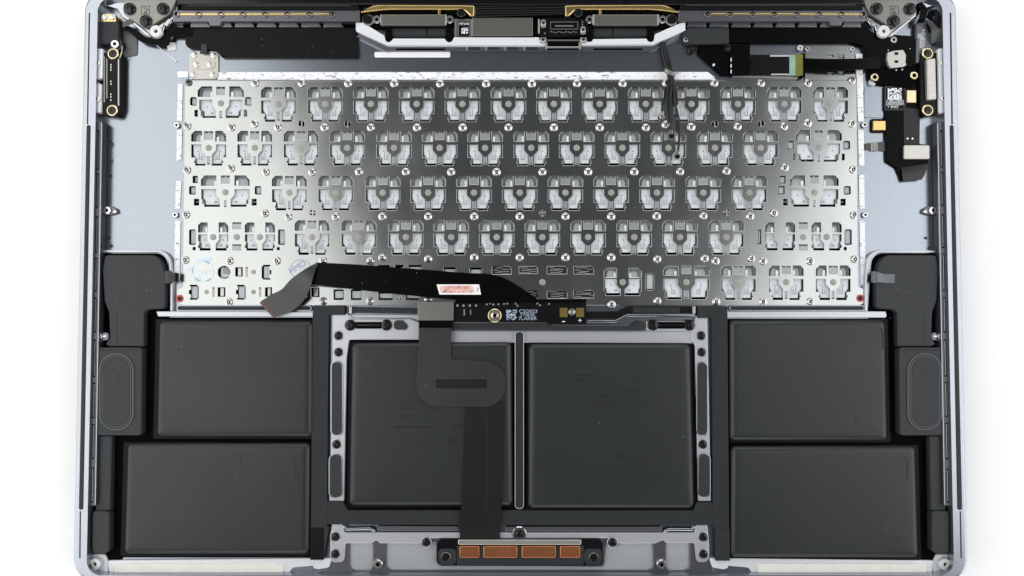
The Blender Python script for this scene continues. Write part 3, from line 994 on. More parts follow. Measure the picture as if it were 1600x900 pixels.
# worn white adhesive round the plate
sheet('adhesive_strip', rpoly([(340, 112.6), (1106, 112.4), (1117, 121, 3), (1117, 124.4, 2), (340, 124.6)], 0.6, 3), 0.2, 1.4, 'adhesive', kb)
sheet('adhesive_strip', rrect(277.5, 111.5, 294, 121, 1.5), 0.2, 1.4, 'white_tape', kb)
for x0, x1, x2, x3, y0, y1 in ((278, 285.4, 276.4, 284.4, 131, 189), (276.4, 284.6, 275.8, 283.4, 203, 251), (275, 283.2, 273.6, 281.4, 283, 326), (273.6, 282, 272, 280.4, 345, 440),
                               (1340.8, 1349.4, 1342, 1350.6, 203, 259), (1342, 1350.6, 1343, 1351, 273, 326), (1343, 1351.4, 1345, 1352.6, 345, 446)):
    sheet('adhesive_strip', [(x0, y0), (x1, y0), (x3, y1), (x2, y1)], 0.2, 1.4, 'adhesive', kb)
sheet('adhesive_strip', [(1337.5, 84), (1347.5, 84), (1350, 190), (1340.6, 190)], 0.2, 2.2, 'adhesive', kb)

# perforated extension of the plate under the touch sensor connector
ext_h = [rrect(1292, 85.4, 1303, 89.6, 1), rrect(1292, 113, 1303, 117.6, 1), rrect(1309, 85, 1319, 92), rrect(1309, 111.4, 1319, 117.4)]
sheet('plate_extension', [rpoly([(1259, 72, 3), (1334, 72, 3), (1337, 125.6), (1258, 125.6)], 2, 4)] + ext_h, 0.6, 2.4, 'steel_plate', kb)
for t in ext_h:
    x0, y0 = t[0]
    sheet('spring_tab', rrect(x0 + 2, y0 + 1.6, x0 + 8, y0 + 3.6), 0.3, 2.0, 'steel_tab', kb)
for x, y in ((1261, 76.5), (1331, 77)):
    place('small_screw', small_screw_me, x, y, 2.4, kb)

# ink stamps on the bare steel
ring = []
v, f = prism_data([up(circle(470, 420.5, 16.6, 40, 15.2), PLATE + 0.3), up(circle(470, 420.5, 15.7, 40, 14.3), PLATE + 0.3)], PLATE + 0.05, PLATE + 0.3)
st = build('stamp_ring', v, f, 'ink_blue', kb)
text('stamp_text', 'HMO', 464.6, 417.5, PLATE + 0.1, 9.5, 'ink_blue', kb, math.radians(31), 0.95)
v, f = prism_data([up(circle(317.5, 424, 17, 40, 16.4), PLATE + 0.3), up(circle(317.5, 424, 16.2, 40, 15.6), PLATE + 0.3)], PLATE + 0.05, PLATE + 0.3)
build('stamp_ring', v, f, 'ink_skyblue', kb)
for pts in ([(294, 421), (300, 417), (307, 421), (304, 426), (298, 427)], [(318, 404), (326, 401), (333, 403), (328, 409), (326, 415), (321, 411)],
            [(303, 434), (312, 431), (314, 439), (305, 441)], [(321, 436), (330, 434), (331, 439), (324, 441)], [(306, 407), (318, 405), (318, 407), (308, 409)]):
    sheet('stamp_blot', rpoly(pts, 2.0, 4), PLATE + 0.05, PLATE + 0.3, 'ink_skyblue', kb)
text('stamp_text', 'KF3', 322, 425, PLATE + 0.1, 6.5, 'ink_skyblue', kb, math.radians(14), 1.0)

# ================================================================== battery cells
CELLS = [((246, 500.5), (487.5, 501.5), (486.5, 684), (242, 684), 'black pouch battery cell at upper left, beside the left speaker driver'),
         ((196, 692.5), (483.5, 693), (481.5, 867.5), (191, 867.5), 'black pouch battery cell at lower left corner, above a cream foam strip'),
         ((548.5, 536), (799, 534.5), (801, 792), (544, 792), 'black pouch battery cell in the middle, under the grey flex cable'),
         ((826, 538), (1080, 538), (1086, 796), (825, 796), 'black pouch battery cell in the middle, right of the divider, no cable over it'),
         ((1141.5, 500.5), (1385.5, 499.5), (1389.5, 690), (1142, 690), 'black pouch battery cell at upper right, beside the right speaker driver'),
         ((1144, 698), (1433, 697), (1438, 873), (1143, 873), 'black pouch battery cell at lower right corner, above a cream foam strip')]
cell_obj = []
for a, b, c, d, lab in CELLS:
    quad = up([a, b, c, d], BAT)
    quad = quad if area2(quad) > 0 else quad[::-1]
    cx = (a[0] + b[0]) / 2
    t = thing('battery_cell', lab, 'battery', (a[0] + b[0]) / 2, (a[1] + d[1]) / 2, 0.5, 'pouch cells of the battery pack')
    # rounded pouch: side, soft shoulder, shallow dished top
    prof = [(0.0, 0.5), (0.0, BAT - 9.0)] + [(9.0 * (1 - math.cos(a_)), BAT - 9.0 + 8.4 * math.sin(a_)) for a_ in [0.5 * math.pi * k / 8 for k in range(1, 8)]] + [(10.5, BAT - 0.55), (18.0, BAT - 0.35), (34.0, BAT - 0.15), (60.0, BAT)]
    v, f = [], []
    for dd, z in prof:
        l = rpoly(offset_loop(quad, dd), max(8 - dd * 0.5, 3), 5)
        v += [(p[0], p[1], z) for p in l]
    n = len(l)
    for r_ in range(len(prof) - 1):
        for i in range(n):
            j = (i + 1) % n
            f.append((r_ * n + i, r_ * n + j, (r_ + 1) * n + j, (r_ + 1) * n + i))
    f.append(tuple((len(prof) - 1) * n + i for i in range(n)))
    f.append(tuple(range(n))[::-1])
    build('pouch', v, f, 'battery_foil', t, smooth=60)
    # welded foil edge round the foot
    sheet('foil_seam', rpoly([(a[0] - 3, a[1] - 2), (b[0] + 2, b[1] - 2), (c[0] + 2, c[1] + 2), (d[0] - 3, d[1] + 2)], 4, 4), 0.45, 3.0, 'black_tape_deep', t, 0.8)
    cell_obj.append(t)
ZP = BAT
# faint dark print on the two middle cells
rr = [rrect(897, 586, 930, 587.4), rrect(898, 593, 914, 595), rrect(898, 600, 903, 603), rrect(904, 608, 908, 611), rrect(990, 587, 1004, 588.6), rrect(972, 610, 998, 612.2),
      rrect(905, 619, 1000, 620), rrect(903, 629, 1005, 630.4), rrect(915, 643, 920, 646), rrect(965, 710, 974, 717), rrect(1004, 713, 1010, 715)]
dots('printed_text', rr, ZP + 0.02, ZP + 0.12, 'battery_print', cell_obj[3])
rr = [rrect(622, 627, 700, 628.2), rrect(625, 637, 690, 638.2), rrect(628, 649, 642, 652), rrect(616, 666, 680, 668.6), rrect(705, 664, 722, 667), rrect(701, 685, 714, 692)]
dots('printed_text', rr, ZP + 0.02, ZP + 0.12, 'battery_print', cell_obj[2])
for x, y, r in ((667.5, 691.5, 6), (711, 715, 8)):
    v, f = prism_data([up(circle(x, y, r, 24), ZP + .1), up(circle(x, y, r - 1.5, 24), ZP + .1)], ZP + .02, ZP + .12)
    build('printed_mark', v, f, 'battery_print', cell_obj[2])
# shallow creases pressed into the foil
def crease(cell, pts, w=1.0):
    l = catmull(pts, 6)
    sheet('foil_crease', band(l, w), BAT - 0.3, BAT + 0.35, 'battery_foil', cell, 0.3)


crease(cell_obj[1], [(373, 709), (376.5, 714), (375, 721)], 1.4)
crease(cell_obj[1], [(459, 712), (460.5, 730), (460, 752)], 0.9)
crease(cell_obj[5], [(1410, 713), (1416, 716), (1418.5, 726), (1418.4, 748)], 1.0)
crease(cell_obj[5], [(1405, 840), (1402.5, 844), (1402.6, 848)], 1.2)
crease(cell_obj[4], [(1334, 645), (1340, 650), (1337, 656), (1339, 661)], 0.9)
crease(cell_obj[4], [(1378, 512), (1380, 524), (1380.4, 546)], 1.0)
crease(cell_obj[3], [(1063, 573), (1064, 590), (1064, 606)], 0.9)

# ================================================================== battery tray (black plastic and tape)
tray = thing('battery_tray', 'dark grey plastic battery tray framing the middle cells, with tape strips', 'battery tray', 812, 650, 0.5)
ZT = 9.5
sheet('side_strip', rpoly([(488.5, 477.6), (538.5, 477.6), (538.5, 491.5), (513.5, 492), (510.6, 823), (514, 823), (505.5, 874.5), (485, 874.5)], 0.8, 2), 0.6, ZT, 'black_tape', tray, 0.6)
sheet('side_strip', rpoly([(1090, 478.2), (1136.6, 478.2), (1139.8, 876), (1118, 876), (1117.2, 826), (1114, 826), (1112.5, 497), (1090, 497)], 0.8, 2), 0.6, ZT, 'black_tape', tray, 0.6)
sheet('strip_end', rrect(484.6, 824.5, 506, 874.8, 1), ZT - 1, ZT + 0.4, 'black_tape_deep', tray)
sheet('strip_end', rrect(1118, 826, 1140.4, 876.2, 1), ZT - 1, ZT + 0.4, 'black_tape', tray)
sheet('lower_strip', rpoly([(507, 783), (535, 783), (543, 797.4), (1084, 797.4), (1088, 785), (1118, 785), (1118, 820.6), (507, 819.6)], 1, 2), 0.6, ZT - 0.6, 'black_tape', tray, 0.6)
sheet('upper_strip', rpoly([(543, 479), (655, 481.5), (655, 490), (543, 488.6)], 1, 2), 0.6, ZT - 0.4, 'black_tape', tray, 0.5)
for x in (562, 637):
    sheet('strip_fold', rrect(x, 479.8, x + 1.2, 489.4), ZT - 1, ZT - 0.1, 'flex_grey', tray)
sheet('upper_strip', rpoly([(916, 487), (966, 486.6), (983, 478.4), (1087, 478.4), (1087, 489.4), (980, 489.8), (962, 498), (916, 498)], 1, 2), 0.6, ZT - 0.4, 'black_tape_deep', tray, 0.5)
sheet('upper_pad', rrect(989, 480, 1062, 489, 1), ZT - 1, ZT + 0.5, 'black_tape', tray, 0.4)
for s, x in ((-1, 547.5), (1, 1084.5)):
    sheet('upright_pin', rrect(x - 2.2, 478.5, x + 2.2, 490.5, 1), 0.6, ZT + 1, 'nickel', tray, 0.8)
sheet('divider', [rrect(804.5, 518, 818.5, 795, 5)], 0.6, ZT + 1.5, 'aluminium_frame', tray, 0.5)
sheet('divider_cap', rrect(805.5, 519.0, 817.5, 794, 4.6), ZT, ZT + 2.0, 'black_tape', tray, 0.3)

# ================================================================== trackpad bracket
br = thing('trackpad_bracket', 'silver aluminium trackpad bracket with black screws and rubber pads around the middle cells', 'bracket', 812, 680, 0.5)
ZB = 7.0
sheet('left_rail', rpoly([(520.5, 491.5, 3), (655, 491.5), (655, 531), (545.5, 531, 3), (541.5, 560, 2), (537.5, 783), (514, 783), (520, 600)], 1.2, 3), 0.6, ZB, 'aluminium_frame', br, 0.9)
sheet('right_rail', rpoly([(1087, 494), (1105, 494, 3), (1111, 783), (1091, 783), (1086, 540, 2), (1082, 533, 3), (1080, 517.6), (1010, 517.2), (1010, 502), (1086, 502)], 1.2, 3), 0.6, ZB, 'aluminium_frame', br, 0.9)
sheet('top_rail', rpoly([(655, 516.5), (1082, 517.5), (1084, 536.5), (655, 535)], 2, 3), 0.6, 5.2, 'aluminium_frame', br, 0.9)
sheet('top_wire', band(arc_path([(540, 491), (552, 497.6), (640, 497.6), (655, 503)], 6), 3.6), 4, ZB + 3, 'aluminium_polished', br, 1.4, 3)
sheet('top_wire', band(arc_path([(916, 502.2), (962, 502.2), (980, 493.2), (1086, 493.2)], 8), 4.4), 4, ZB + 3, 'aluminium_polished', br, 1.6, 3)
sheet('top_cover', rpoly([(706, 504.8), (856, 504.8), (865, 508.8), (985, 508.8), (999, 500.2, 7), (1009, 504, 6), (1006, 515.6, 6), (706, 515.6)], 2, 4), 3, ZB + 1.2, 'flex_grey', br, 0.5)
sheet('cover_edge', band(arc_path([(706, 504.2), (857, 504.2), (866, 508.2), (985, 508.2)], 5), 1.2), ZB, ZB + 2.0, 'aluminium_rim', br)
sheet('cover_edge', [(706, 515.4), (1006, 515.8), (1006, 516.8), (706, 516.4)], ZB, ZB + 1.6, 'aluminium_rim', br)
# rubber pads in their bright sleeves
for l, nm in ((rrect(516.2, 563.8, 535.6, 681.5, 9.2), 1), (rrect(513.4, 709.2, 534.8, 779, 9.6), 1), (rrect(1088.2, 565, 1106.6, 681.5, 9), 1), (rrect(1090.2, 708.5, 1110.6, 778, 9.6), 1)):
    sheet('pad_sleeve', l, 1, ZB + 2.2, 'aluminium_rim', br, 0.8)
    ccw = l
    x0, x1 = min(p[0] for p in l), max(p[0] for p in l)
    y0, y1 = min(p[1] for p in l), max(p[1] for p in l)
    sheet('rubber_pad', rrect(x0 + 1.7, y0 + 1.7, x1 - 1.7, y1 - 1.7, 7.6), ZB, ZB + 3.6, 'black_plastic', br, 0.8, 3)
sheet('rubber_pad', rpoly([(615, 500.5, 6), (629, 500.5, 4), (638, 509, 4), (634, 515.5, 3), (615, 515, 6)], 5, 5), ZB - 1, ZB + 2.6, 'black_plastic', br, 0.8, 3)
black_screw_me = lathe_mesh('black_screw', [(6.4, 0), (6.4, 1.4), (5.6, 2.8), (4.2, 3.4), (2.5, 3.6), (2.0, 2.2), (0, 1.8)], ['black_screw'], 24)
washer_me = lathe_mesh('washer', [(8.4, 0), (8.4, 0.3), (7.6, 0.7), (6.8, 0.7), (6.4, 0.2), (0, 0.2)], ['washer_metal'], 28)
big_screw_me = lathe_mesh('black_screw', [(8.6, 0), (8.6, 1.8), (7.6, 3.4), (5.8, 4.0), (3.0, 4.2), (2.4, 2.6), (0, 2.2)], ['black_screw'], 28)
for x0, x1 in ((547.5, 604), (1020, 1077)):
    sheet('link_bar', rrect(x0 + 8, 503, x1 - 8, 513.6, 1.5), 2, ZB + 1.2, 'black_deep', br, 0.4)
    sheet('link_bar_rib', rrect(x0 + 10, 506.2, x1 - 10, 509.8, 1.2), ZB, ZB + 2.4, 'black_gloss', br, 0.8)
    place('black_screw', big_screw_me, x0, 508, ZB, br)
    place('black_screw', big_screw_me, x1, 508, ZB, br)
for x, y in ((529, 524.4), (529, 550.2), (526, 694.2), (1095.4, 524.4), (1096.2, 550.2), (1098, 694.2)):
    place('washer', washer_me, x, y, ZB, br)
    place('black_screw', black_screw_me, x, y, ZB + 0.3, br, random.uniform(0, 6))

# bottom panel with milled pockets
ZF = 4.0
pockets = [rrect(546.5, 842, 582, 891.5, 10), rpoly([(604, 842, 10), (652, 842, 5), (660, 854, 6), (672, 854, 6), (676, 848), (682, 848), (684, 884, 8), (944, 886, 6), (948, 848), (953, 848), (956, 853, 4), (966, 853, 4), (972, 842, 5), (1020, 842, 10), (1021, 891, 10), (604, 891, 10)], 4, 5),
           rrect(1041.5, 842, 1077.5, 891.5, 10)]
sheet('bottom_panel', [rpoly([(519, 836), (1104, 836), (1110, 876), (1116, 892), (1180, 899.5), (446, 899.5), (506, 890), (515, 880)], 1, 3)] + pockets, 0.6, ZF, 'aluminium_dark', br, 1.2, at=ZF)
sheet('pocket_floor', rpoly([(540, 838), (1084, 838), (1084, 895), (540, 895)], 1), 0.55, 1.4, 'aluminium_pocket_lit', br)
sheet('bottom_rail', [rpoly([(519, 819), (536, 819), (538, 832), (1085, 832, 2), (1088, 820), (1105, 820), (1108, 850), (1108, 878, 8), (1088, 879, 6), (1085, 848.5), (1041, 848.5, 3), (1036, 844), (1024, 849), (965, 849),
      (952, 841, 4), (672, 841), (668, 849), (604, 849), (594, 849), (588, 844, 3), (580, 849), (540, 849), (538, 879, 8), (516, 879, 6), (516, 840)], 3, 3)], 1.5, ZB, 'aluminium_frame', br, 0.8)
sheet('flex_bar', rpoly([(590, 822.4), (716, 822.4), (716, 829), (590, 829)], 1), 3, ZB + 1, 'aluminium_dark', br, 0.6)
sheet('flex_bar', rpoly([(790, 823.5), (1034, 823), (1034, 830), (790, 830)], 1), 3, ZB + 1, 'aluminium_dark', br, 0.6)
sheet('spring_arm', band(arc_path([(537, 822), (540, 827.5), (578, 826.5), (586, 831)], 3), 4.6), 3, ZB + 1.6, 'aluminium_polished', br, 1.8, 3)
sheet('spring_arm', band(arc_path([(1086, 822), (1083, 828), (1045, 827.5), (1037, 832)], 3), 4.6), 3, ZB + 1.6, 'aluminium_polished', br, 1.8, 3)
for x, y in ((524.2, 838.5), (524, 865.4), (666, 847.2), (957, 847.4), (1098.6, 839), (1099, 865.6)):
    place('washer', washer_me, x, y, ZB, br)
    place('black_screw', black_screw_me, x, y, ZB + 0.3, br, random.uniform(0, 6))
place('screw_cup', lathe_mesh('screw_cup', [(11, 0), (11, 3), (9.5, 4.4), (7.2, 4.4), (6.6, 3.2), (0, 3.0)], ['aluminium_polished'], 30), 811.5, 832.5, 4.5, br)
place('black_screw', black_screw_me, 811.5, 834.5, 7.6, br)
post2_me = lathe_mesh('standoff', [(7.4, 0), (7.4, 5), (6.2, 6.4), (3.2, 6.4), (2.6, 3), (0, 3)], ['steel_screw', 'black_deep'], 24, bands=[0, 0, 0, 0, 1])
for x, y in ((591.5, 880), (1032.5, 880)):
    place('standoff', post2_me, x, y, ZF, br, 0.3)

# ================================================================== trackpad contact module
tm = thing('trackpad_module', 'black module with four copper contact blocks at the front edge', 'module', 812, 862, 1.5)
sheet('housing', rrect(681.5, 841, 943, 884.5, 10), 1.5, ZB + 1.0, 'black_gloss', tm, 1.2, 3)
sheet('contact_bed', rrect(714, 853, 912, 883, 1), ZB, ZB + 1.6, 'black_plastic', tm, 0.4)
for x0, x1 in ((717.8, 749), (755, 808.4), (815, 868.6), (875, 906.8)):
    sheet('copper_contact', rrect(x0, 853.5, x1, 872, 2.0, 6), ZB + 1.0, ZB + 5.0, 'copper', tm, 1.3, 4)
sheet('metal_bar', rrect(715.6, 843.6, 908.4, 851.6, 1.5), ZB, ZB + 4.2, 'nickel', tm, 1.2, 3)
for x0, x1 in ((685, 713), (913, 940)):
    sheet('screw_plate', rrect(x0, 857.5, x1, 883, 7), ZB, ZB + 2.2, 'black_plastic', tm, 0.6)
mod_screw_me = lathe_mesh('screw', [(7.2, 0), (7.2, 1.0), (6.6, 1.5), (5.2, 1.2), (4.9, 2.0), (2.6, 2.2), (2.0, 1.0), (0, 1.0)], ['black_screw', 'steel_shield'], 24, bands=[0, 1, 0, 0, 0, 0, 0])
for x, y in ((697, 870), (927.4, 870.6)):
    place('screw', mod_screw_me, x, y, ZB + 2.2, tm)

# ================================================================== battery board
bb = thing('battery_board', 'black battery circuit board with white lettering and two olive plus and minus pads', 'circuit board', 812, 487, 6)
ZC = 12.5
sheet('board', rpoly([(709, 473), (916, 471.5), (916.5, 506.5), (858, 506.5), (853, 503.5), (709, 502.5)], 0.8, 2), 6, ZC, 'circuit_board', bb, 0.5)
sheet('board_header', rpoly([(711, 468.8), (916, 467.6), (916, 471.4), (711, 472.8)], 0.6, 2), 6, ZC + 1.0, 'black_deep', bb, 0.4)
for x0, x1 in ((874.6, 886.8), (900.4, 912.6)):
    sheet('contact_pad', rrect(x0, 481, x1, 495.4), ZC, ZC + 0.4, 'olive_pad', bb)
text('printed_minus', '-', 880.6, 501.2, ZC, 11, 'ink_white', bb, 0, 1.3)
text('printed_plus', '+', 906.2, 501.2, ZC, 8.5, 'ink_white', bb)
place('screw', lathe_mesh('screw', [(5.6, 0), (5.6, 1.4), (4.4, 2.8), (2.0, 3.2), (1.4, 2.4), (0, 2.4)], ['steel_screw'], 20), 893.6, 487.2, ZC, bb)
place('brass_eyelet', lathe_mesh('brass_eyelet', [(10.4, 0), (10.4, 1.4), (9.4, 2.0), (6.4, 2.0), (5.8, 1.4), (5.4, 2.6), (3.0, 3.2), (2.4, 1.2), (0, 1.2)], ['brass_ring', 'steel_screw', 'black_deep'], 30, bands=[0, 0, 0, 0, 1, 1, 1, 2]), 773, 493, ZC, bb)
for s, y in (('C5D023', 486.6), ('77J83K', 492.2), ('7LARBR', 497.8)):
    text('printed_text', s, 825.5 if s[0] == 'C' else 824.5, y, ZC, 5.4, 'ink_steelblue', bb, 0.0, 1.12)
random.seed(31)
code = []
for i in range(10):
    for j in range(10):
        if random.random() < 0.62:
            code.append(rrect(791 + i * 1.65, 484 + j * 1.6, 791 + (i + 1) * 1.65, 484 + (j + 1) * 1.6))
dots('printed_code', code, ZC, ZC + 0.15, 'ink_steelblue', bb)
dotr = [circle(x, 477.5, 1.9, 10) for x in (714.6, 724.2, 734, 743.6)]
dotr += [rrect(724.5, 483, 726.2, 493), rrect(734.6, 484, 736, 492)]
for x in (759, 764, 769, 777, 786, 791, 804, 807, 838, 842, 856):
    dotr.append(shifted(rpoly([(0, 0), (2.6, -1.4), (3.4, 1.0), (1.2, 2.6)], 0.4, 2), x, 476 + random.uniform(-2.5, 2)))
dots('solder_points', dotr, ZC, ZC + 0.5, 'nickel', bb)

# ================================================================== trackpad flex cable
fx = thing('trackpad_flex_cable', 'wide dark grey flex cable bent round a slotted loop over the middle battery cell', 'flex cable', 720, 650, 15)
ZX = 18.0
loop_outline = rpoly([(655.6, 510), (706, 510), (704.2, 561, 5), (790, 566, 34), (790.5, 635.5, 33), (648.5, 635, 42), (653, 560, 60)], 1, 10)
sheet('upper_loop', [loop_outline, rrect(680.6, 592.6, 761, 606.6, 3.5)], ZX - 1.0, ZX, 'flex_grey', fx, 0.3)
sheet('slot_floor', rrect(676, 590, 765, 610, 3), ZX - 2.6, ZX - 1.6, 'flex_olive', fx)
strip('lower_run', [(727.2, 628, ZX - 1.2), (724.5, 700, ZX - 1.2), (721, 780, ZX - 1.4), (719, 815, 14), (718.4, 842, 10)],
      [(787.4, 628, ZX - 1.2), (786.4, 700, ZX - 1.2), (784.6, 780, ZX - 1.4), (782, 815, 14), (781, 842, 10)], 0.8, 'flex_olive', fx)
strip('fold_line', [(762.4, 634, ZX - 0.9), (761, 700, ZX - 0.9), (759.6, 780, ZX - 1.1), (758, 808, 14.6)],
      [(763.2, 634, ZX - 0.9), (761.8, 700, ZX - 0.9), (760.4, 780, ZX - 1.1), (758.8, 808, 14.6)], 0.3, 'flex_grey', fx)
sheet('fold_line', [(684.4, 513), (685.2, 513), (684, 561), (683.2, 561)], ZX - 0.5, ZX + 0.15, 'flex_back', fx)
sheet('dark_band', rrect(654.6, 500, 706.6, 512.4, 0.6), ZX - 2, ZX + 0.4, 'black_deep', fx)
sheet('connector_shield', rpoly([(652.4, 471.6), (708.4, 471.6), (708, 500.8), (653, 500.8)], 0.8, 2), 8, ZX + 0.6, 'steel_shield', fx, 0.6)

# ================================================================== keyboard ribbon cable
rb = thing('keyboard_ribbon_cable', 'matt black ribbon cable folded across the bottom of the keyboard plate', 'ribbon cable', 640, 440, 6)
strip('main_run', [(493.5, 410, 20), (560, 413.5, 22), (640, 419.5, 21), (720, 426, 19), (783, 432.6, 16), (846, 471, 13.6)],
      [(482, 443.5, 18), (540, 450.5, 20), (620, 459.5, 19), (690, 466.5, 17), (735, 470.5, 15), (770, 474, 13.6)], 1.0, 'flex_black', rb)
strip('folded_end', [(497, 409.6, 21.5), (478, 419.5, 27), (455, 436, 26), (440, 452, 22), (424, 460, 19), (409, 470, 17)],
      [(496, 413, 21.5), (490, 430, 26), (484, 450, 26), (474, 470, 21), (456, 486, 17), (431, 495.5, 15)], 1.0, 'flex_back', rb, 8)
strip('contact_edge', [(409.6, 469.2, 17.6), (405.4, 473, 17.2)], [(432, 494.4, 15.6), (427.4, 497, 15.2)], 1.2, 'maroon', rb, 3)
sheet('stiffener', rpoly([(484, 433), (532, 437.6), (530, 450.5), (484, 446)], 1, 2), 9, 16.0, 'smoked_film', rb, 0.5)
lbl = sheet('paper_label', [(682.2, 444.4), (748.6, 444.4), (751.6, 460.4), (686.6, 460.2)][::1], 20.2, 20.9, 'paper_white', rb)
sheet('label_tint', rpoly([(686, 447), (738, 446), (742, 457), (689, 458)], 2, 4), 20.8, 21.0, 'ink_pink', lbl)
text('label_print', '110913R1601', 714, 449.6, 21.0, 5.6, 'ink_red', lbl, 0, 0.98, 0.06)
text('label_print', 'C65.1-1.21+3', 716.5, 455.4, 21.0, 4.6, 'ink_red', lbl, 0, 1.15, 0.06)
text('label_print', '3', 746, 452.5, 21.0, 5.6, 'ink_dark', lbl, 0, 1.0, 0.06)
sheet('label_tick', rpoly([(691, 456.5), (697, 452.5), (698, 453.5), (692.5, 457.5)], 0.3, 2), 20.95, 21.08, 'ink_dark', lbl)

# ================================================================== speakers
def speaker(flip, lab):
    def X(x):
        return x if not flip else 1627 - x
    t = thing('loudspeaker', lab, 'loudspeaker', X(200), 540, 0.5, 'pair of speakers in the side bays')
    ch = [(164, 398.5, 6), (250, 398.5, 24), (258, 430, 4), (257.5, 482, 5), (230, 484, 4), (225, 490, 4), (224.5, 541.5, 1), (172, 541.5), (164, 538), (172, 528, 4), (171, 514, 6), (170, 488, 6), (163, 470, 8), (160, 420)]
    sheet('chamber', rpoly([(X(p[0]), *p[1:]) for p in ch], 2, 6), 0.6, 12.5, 'black_plastic', t, 1.5, 3)
    sheet('driver_housing', rpoly([(X(151), 543), (X(222), 543, 5), (X(220.5), 680.5, 5), (X(150), 680.5)], 1.5, 5), 0.6, 15.0, 'black_plastic', t, 1.2, 3)
    # oval driver: surround ring and cone
    x0, x1 = sorted((X(154), X(209)))
    def oval(k):
        return rrect(x0 + k, 551.5 + k, x1 - k, 673 - k, (x1 - x0) / 2 - k - 0.05, 12)
    v, f = prism_data([up(oval(0), 16.4), up(oval(3.2), 16.4)], 14.5, 16.6, 0.8, 3)
    sr = build('surround', v, f, 'speaker_ring', t, smooth=50)
    v, f = prism_data([up(oval(4.2), 15.8), up(oval(6.4), 15.8)], 14.5, 16.0, 0.7, 3)
    build('surround_roll', v, f, 'speaker_ring', sr, smooth=50)
    # gathered stitching along the roll
    st_ = []
    y = 585
    while y < 645:
        xx = x0 + 6.6 if not flip else x0 + 6.6
        st_.append(rrect(xx, y, xx + 1.5, y + 1.6))
        y += 3.1
    dots('glue_beads', st_, 14.8, 15.9, 'flex_back', sr)
    sheet('cone', oval(7.2), 14.6, 15.5, 'black_plastic', t, 0.4)
    sheet('mould_seam', [(X(153), 546.5), (X(216), 546.5), (X(216), 547.3), (X(153), 547.3)], 14.6, 15.25, 'black_tape_deep', t)
    sheet('mould_seam', [(X(182), 488), (X(183), 488), (X(183), 540), (X(182), 540)], 12.2, 12.75, 'black_rubber', t)
    sheet('cone_scratch', band(catmull([(X(166), 581), (X(176), 578), (X(184), 585), (X(186), 592)], 6), 0.8), 15.3, 15.75, 'black_rubber', t)
    sheet('arm', rpoly([(X(150.5), 681), (X(174.5), 681), (X(172.5), 798), (X(149), 798)], 1.2, 3), 0.6, 11.0, 'black_plastic', t, 1.5, 3)
    sheet('foot', rpoly([(X(144), 798.5), (X(171), 798.5), (X(170.5), 861), (X(160), 867.5), (X(150), 866), (X(143.6), 860)], 6, 6), 0.6, 14.0, 'black_plastic', t, 1.6, 3)
    return t


spl = speaker(0, 'black loudspeaker with oval driver in the left side bay')
spr = speaker(1, 'black loudspeaker with oval driver in the right side bay')
# spring contacts of the speakers
strip('spring_contact', [(256, 424, 11), (264, 425, 15), (274, 426, 15), (280, 427, 13)], [(256, 441, 11), (264, 440.5, 15), (274, 440, 15), (280, 440, 13)], 1.0, 'black_gloss', spl, 6)
sheet('contact_foot', rrect(257, 423, 266, 443, 1), 8, 13.2, 'flex_grey', spl, 0.5)
strip('spring_contact', [(1361, 424, 10), (1367, 424, 15.5), (1374, 426, 16), (1382, 428, 14), (1398, 428.5, 13.6)], [(1361, 441, 10), (1367, 442, 15.5), (1374, 441, 16), (1382, 442, 14), (1398, 442.5, 13.6)], 1.0, 'flex_slate', spr, 6)

# ================================================================== display edge above the hinges
dp = thing('display_edge', 'glossy black lower edge of the opened display along the top', 'display', 812, 0, 0.5)
sheet('hinge_cover', rrect(276, -34, 1351, 7, 3), 0.5, 18.0, 'black_gloss', dp, 2.0, 3)
sheet('gasket', rrect(283, 5, 560, 15, 2), 0.5, 17.0, 'black_tape_deep', dp, 1.5, 3)
sheet('gasket', rrect(1063, 4, 1346, 15, 2), 0.5, 17.0, 'black_tape_deep', dp, 1.5, 3)
sheet('gasket_ridge', rrect(292, 7, 548, 9.4, 1), 16, 18.4, 'black_plastic', dp, 0.9, 3)
sheet('gasket_ridge', rrect(1072, 6.4, 1338, 8.8, 1), 16, 18.4, 'black_plastic', dp, 0.9, 3)
sheet('cable_wrap', rpoly([(742, 9), (886, 6), (886, 22), (742, 26)], 1, 2), 0.5, 16.5, 'black_gloss', dp, 1.5, 3)
for y in (12, 16, 19.5):
    sheet('wrap_fold', [(744, y + 1.2), (884, y - 1), (884, y - 0.2), (744, y + 2)], 16, 16.9, 'black_tape', dp)

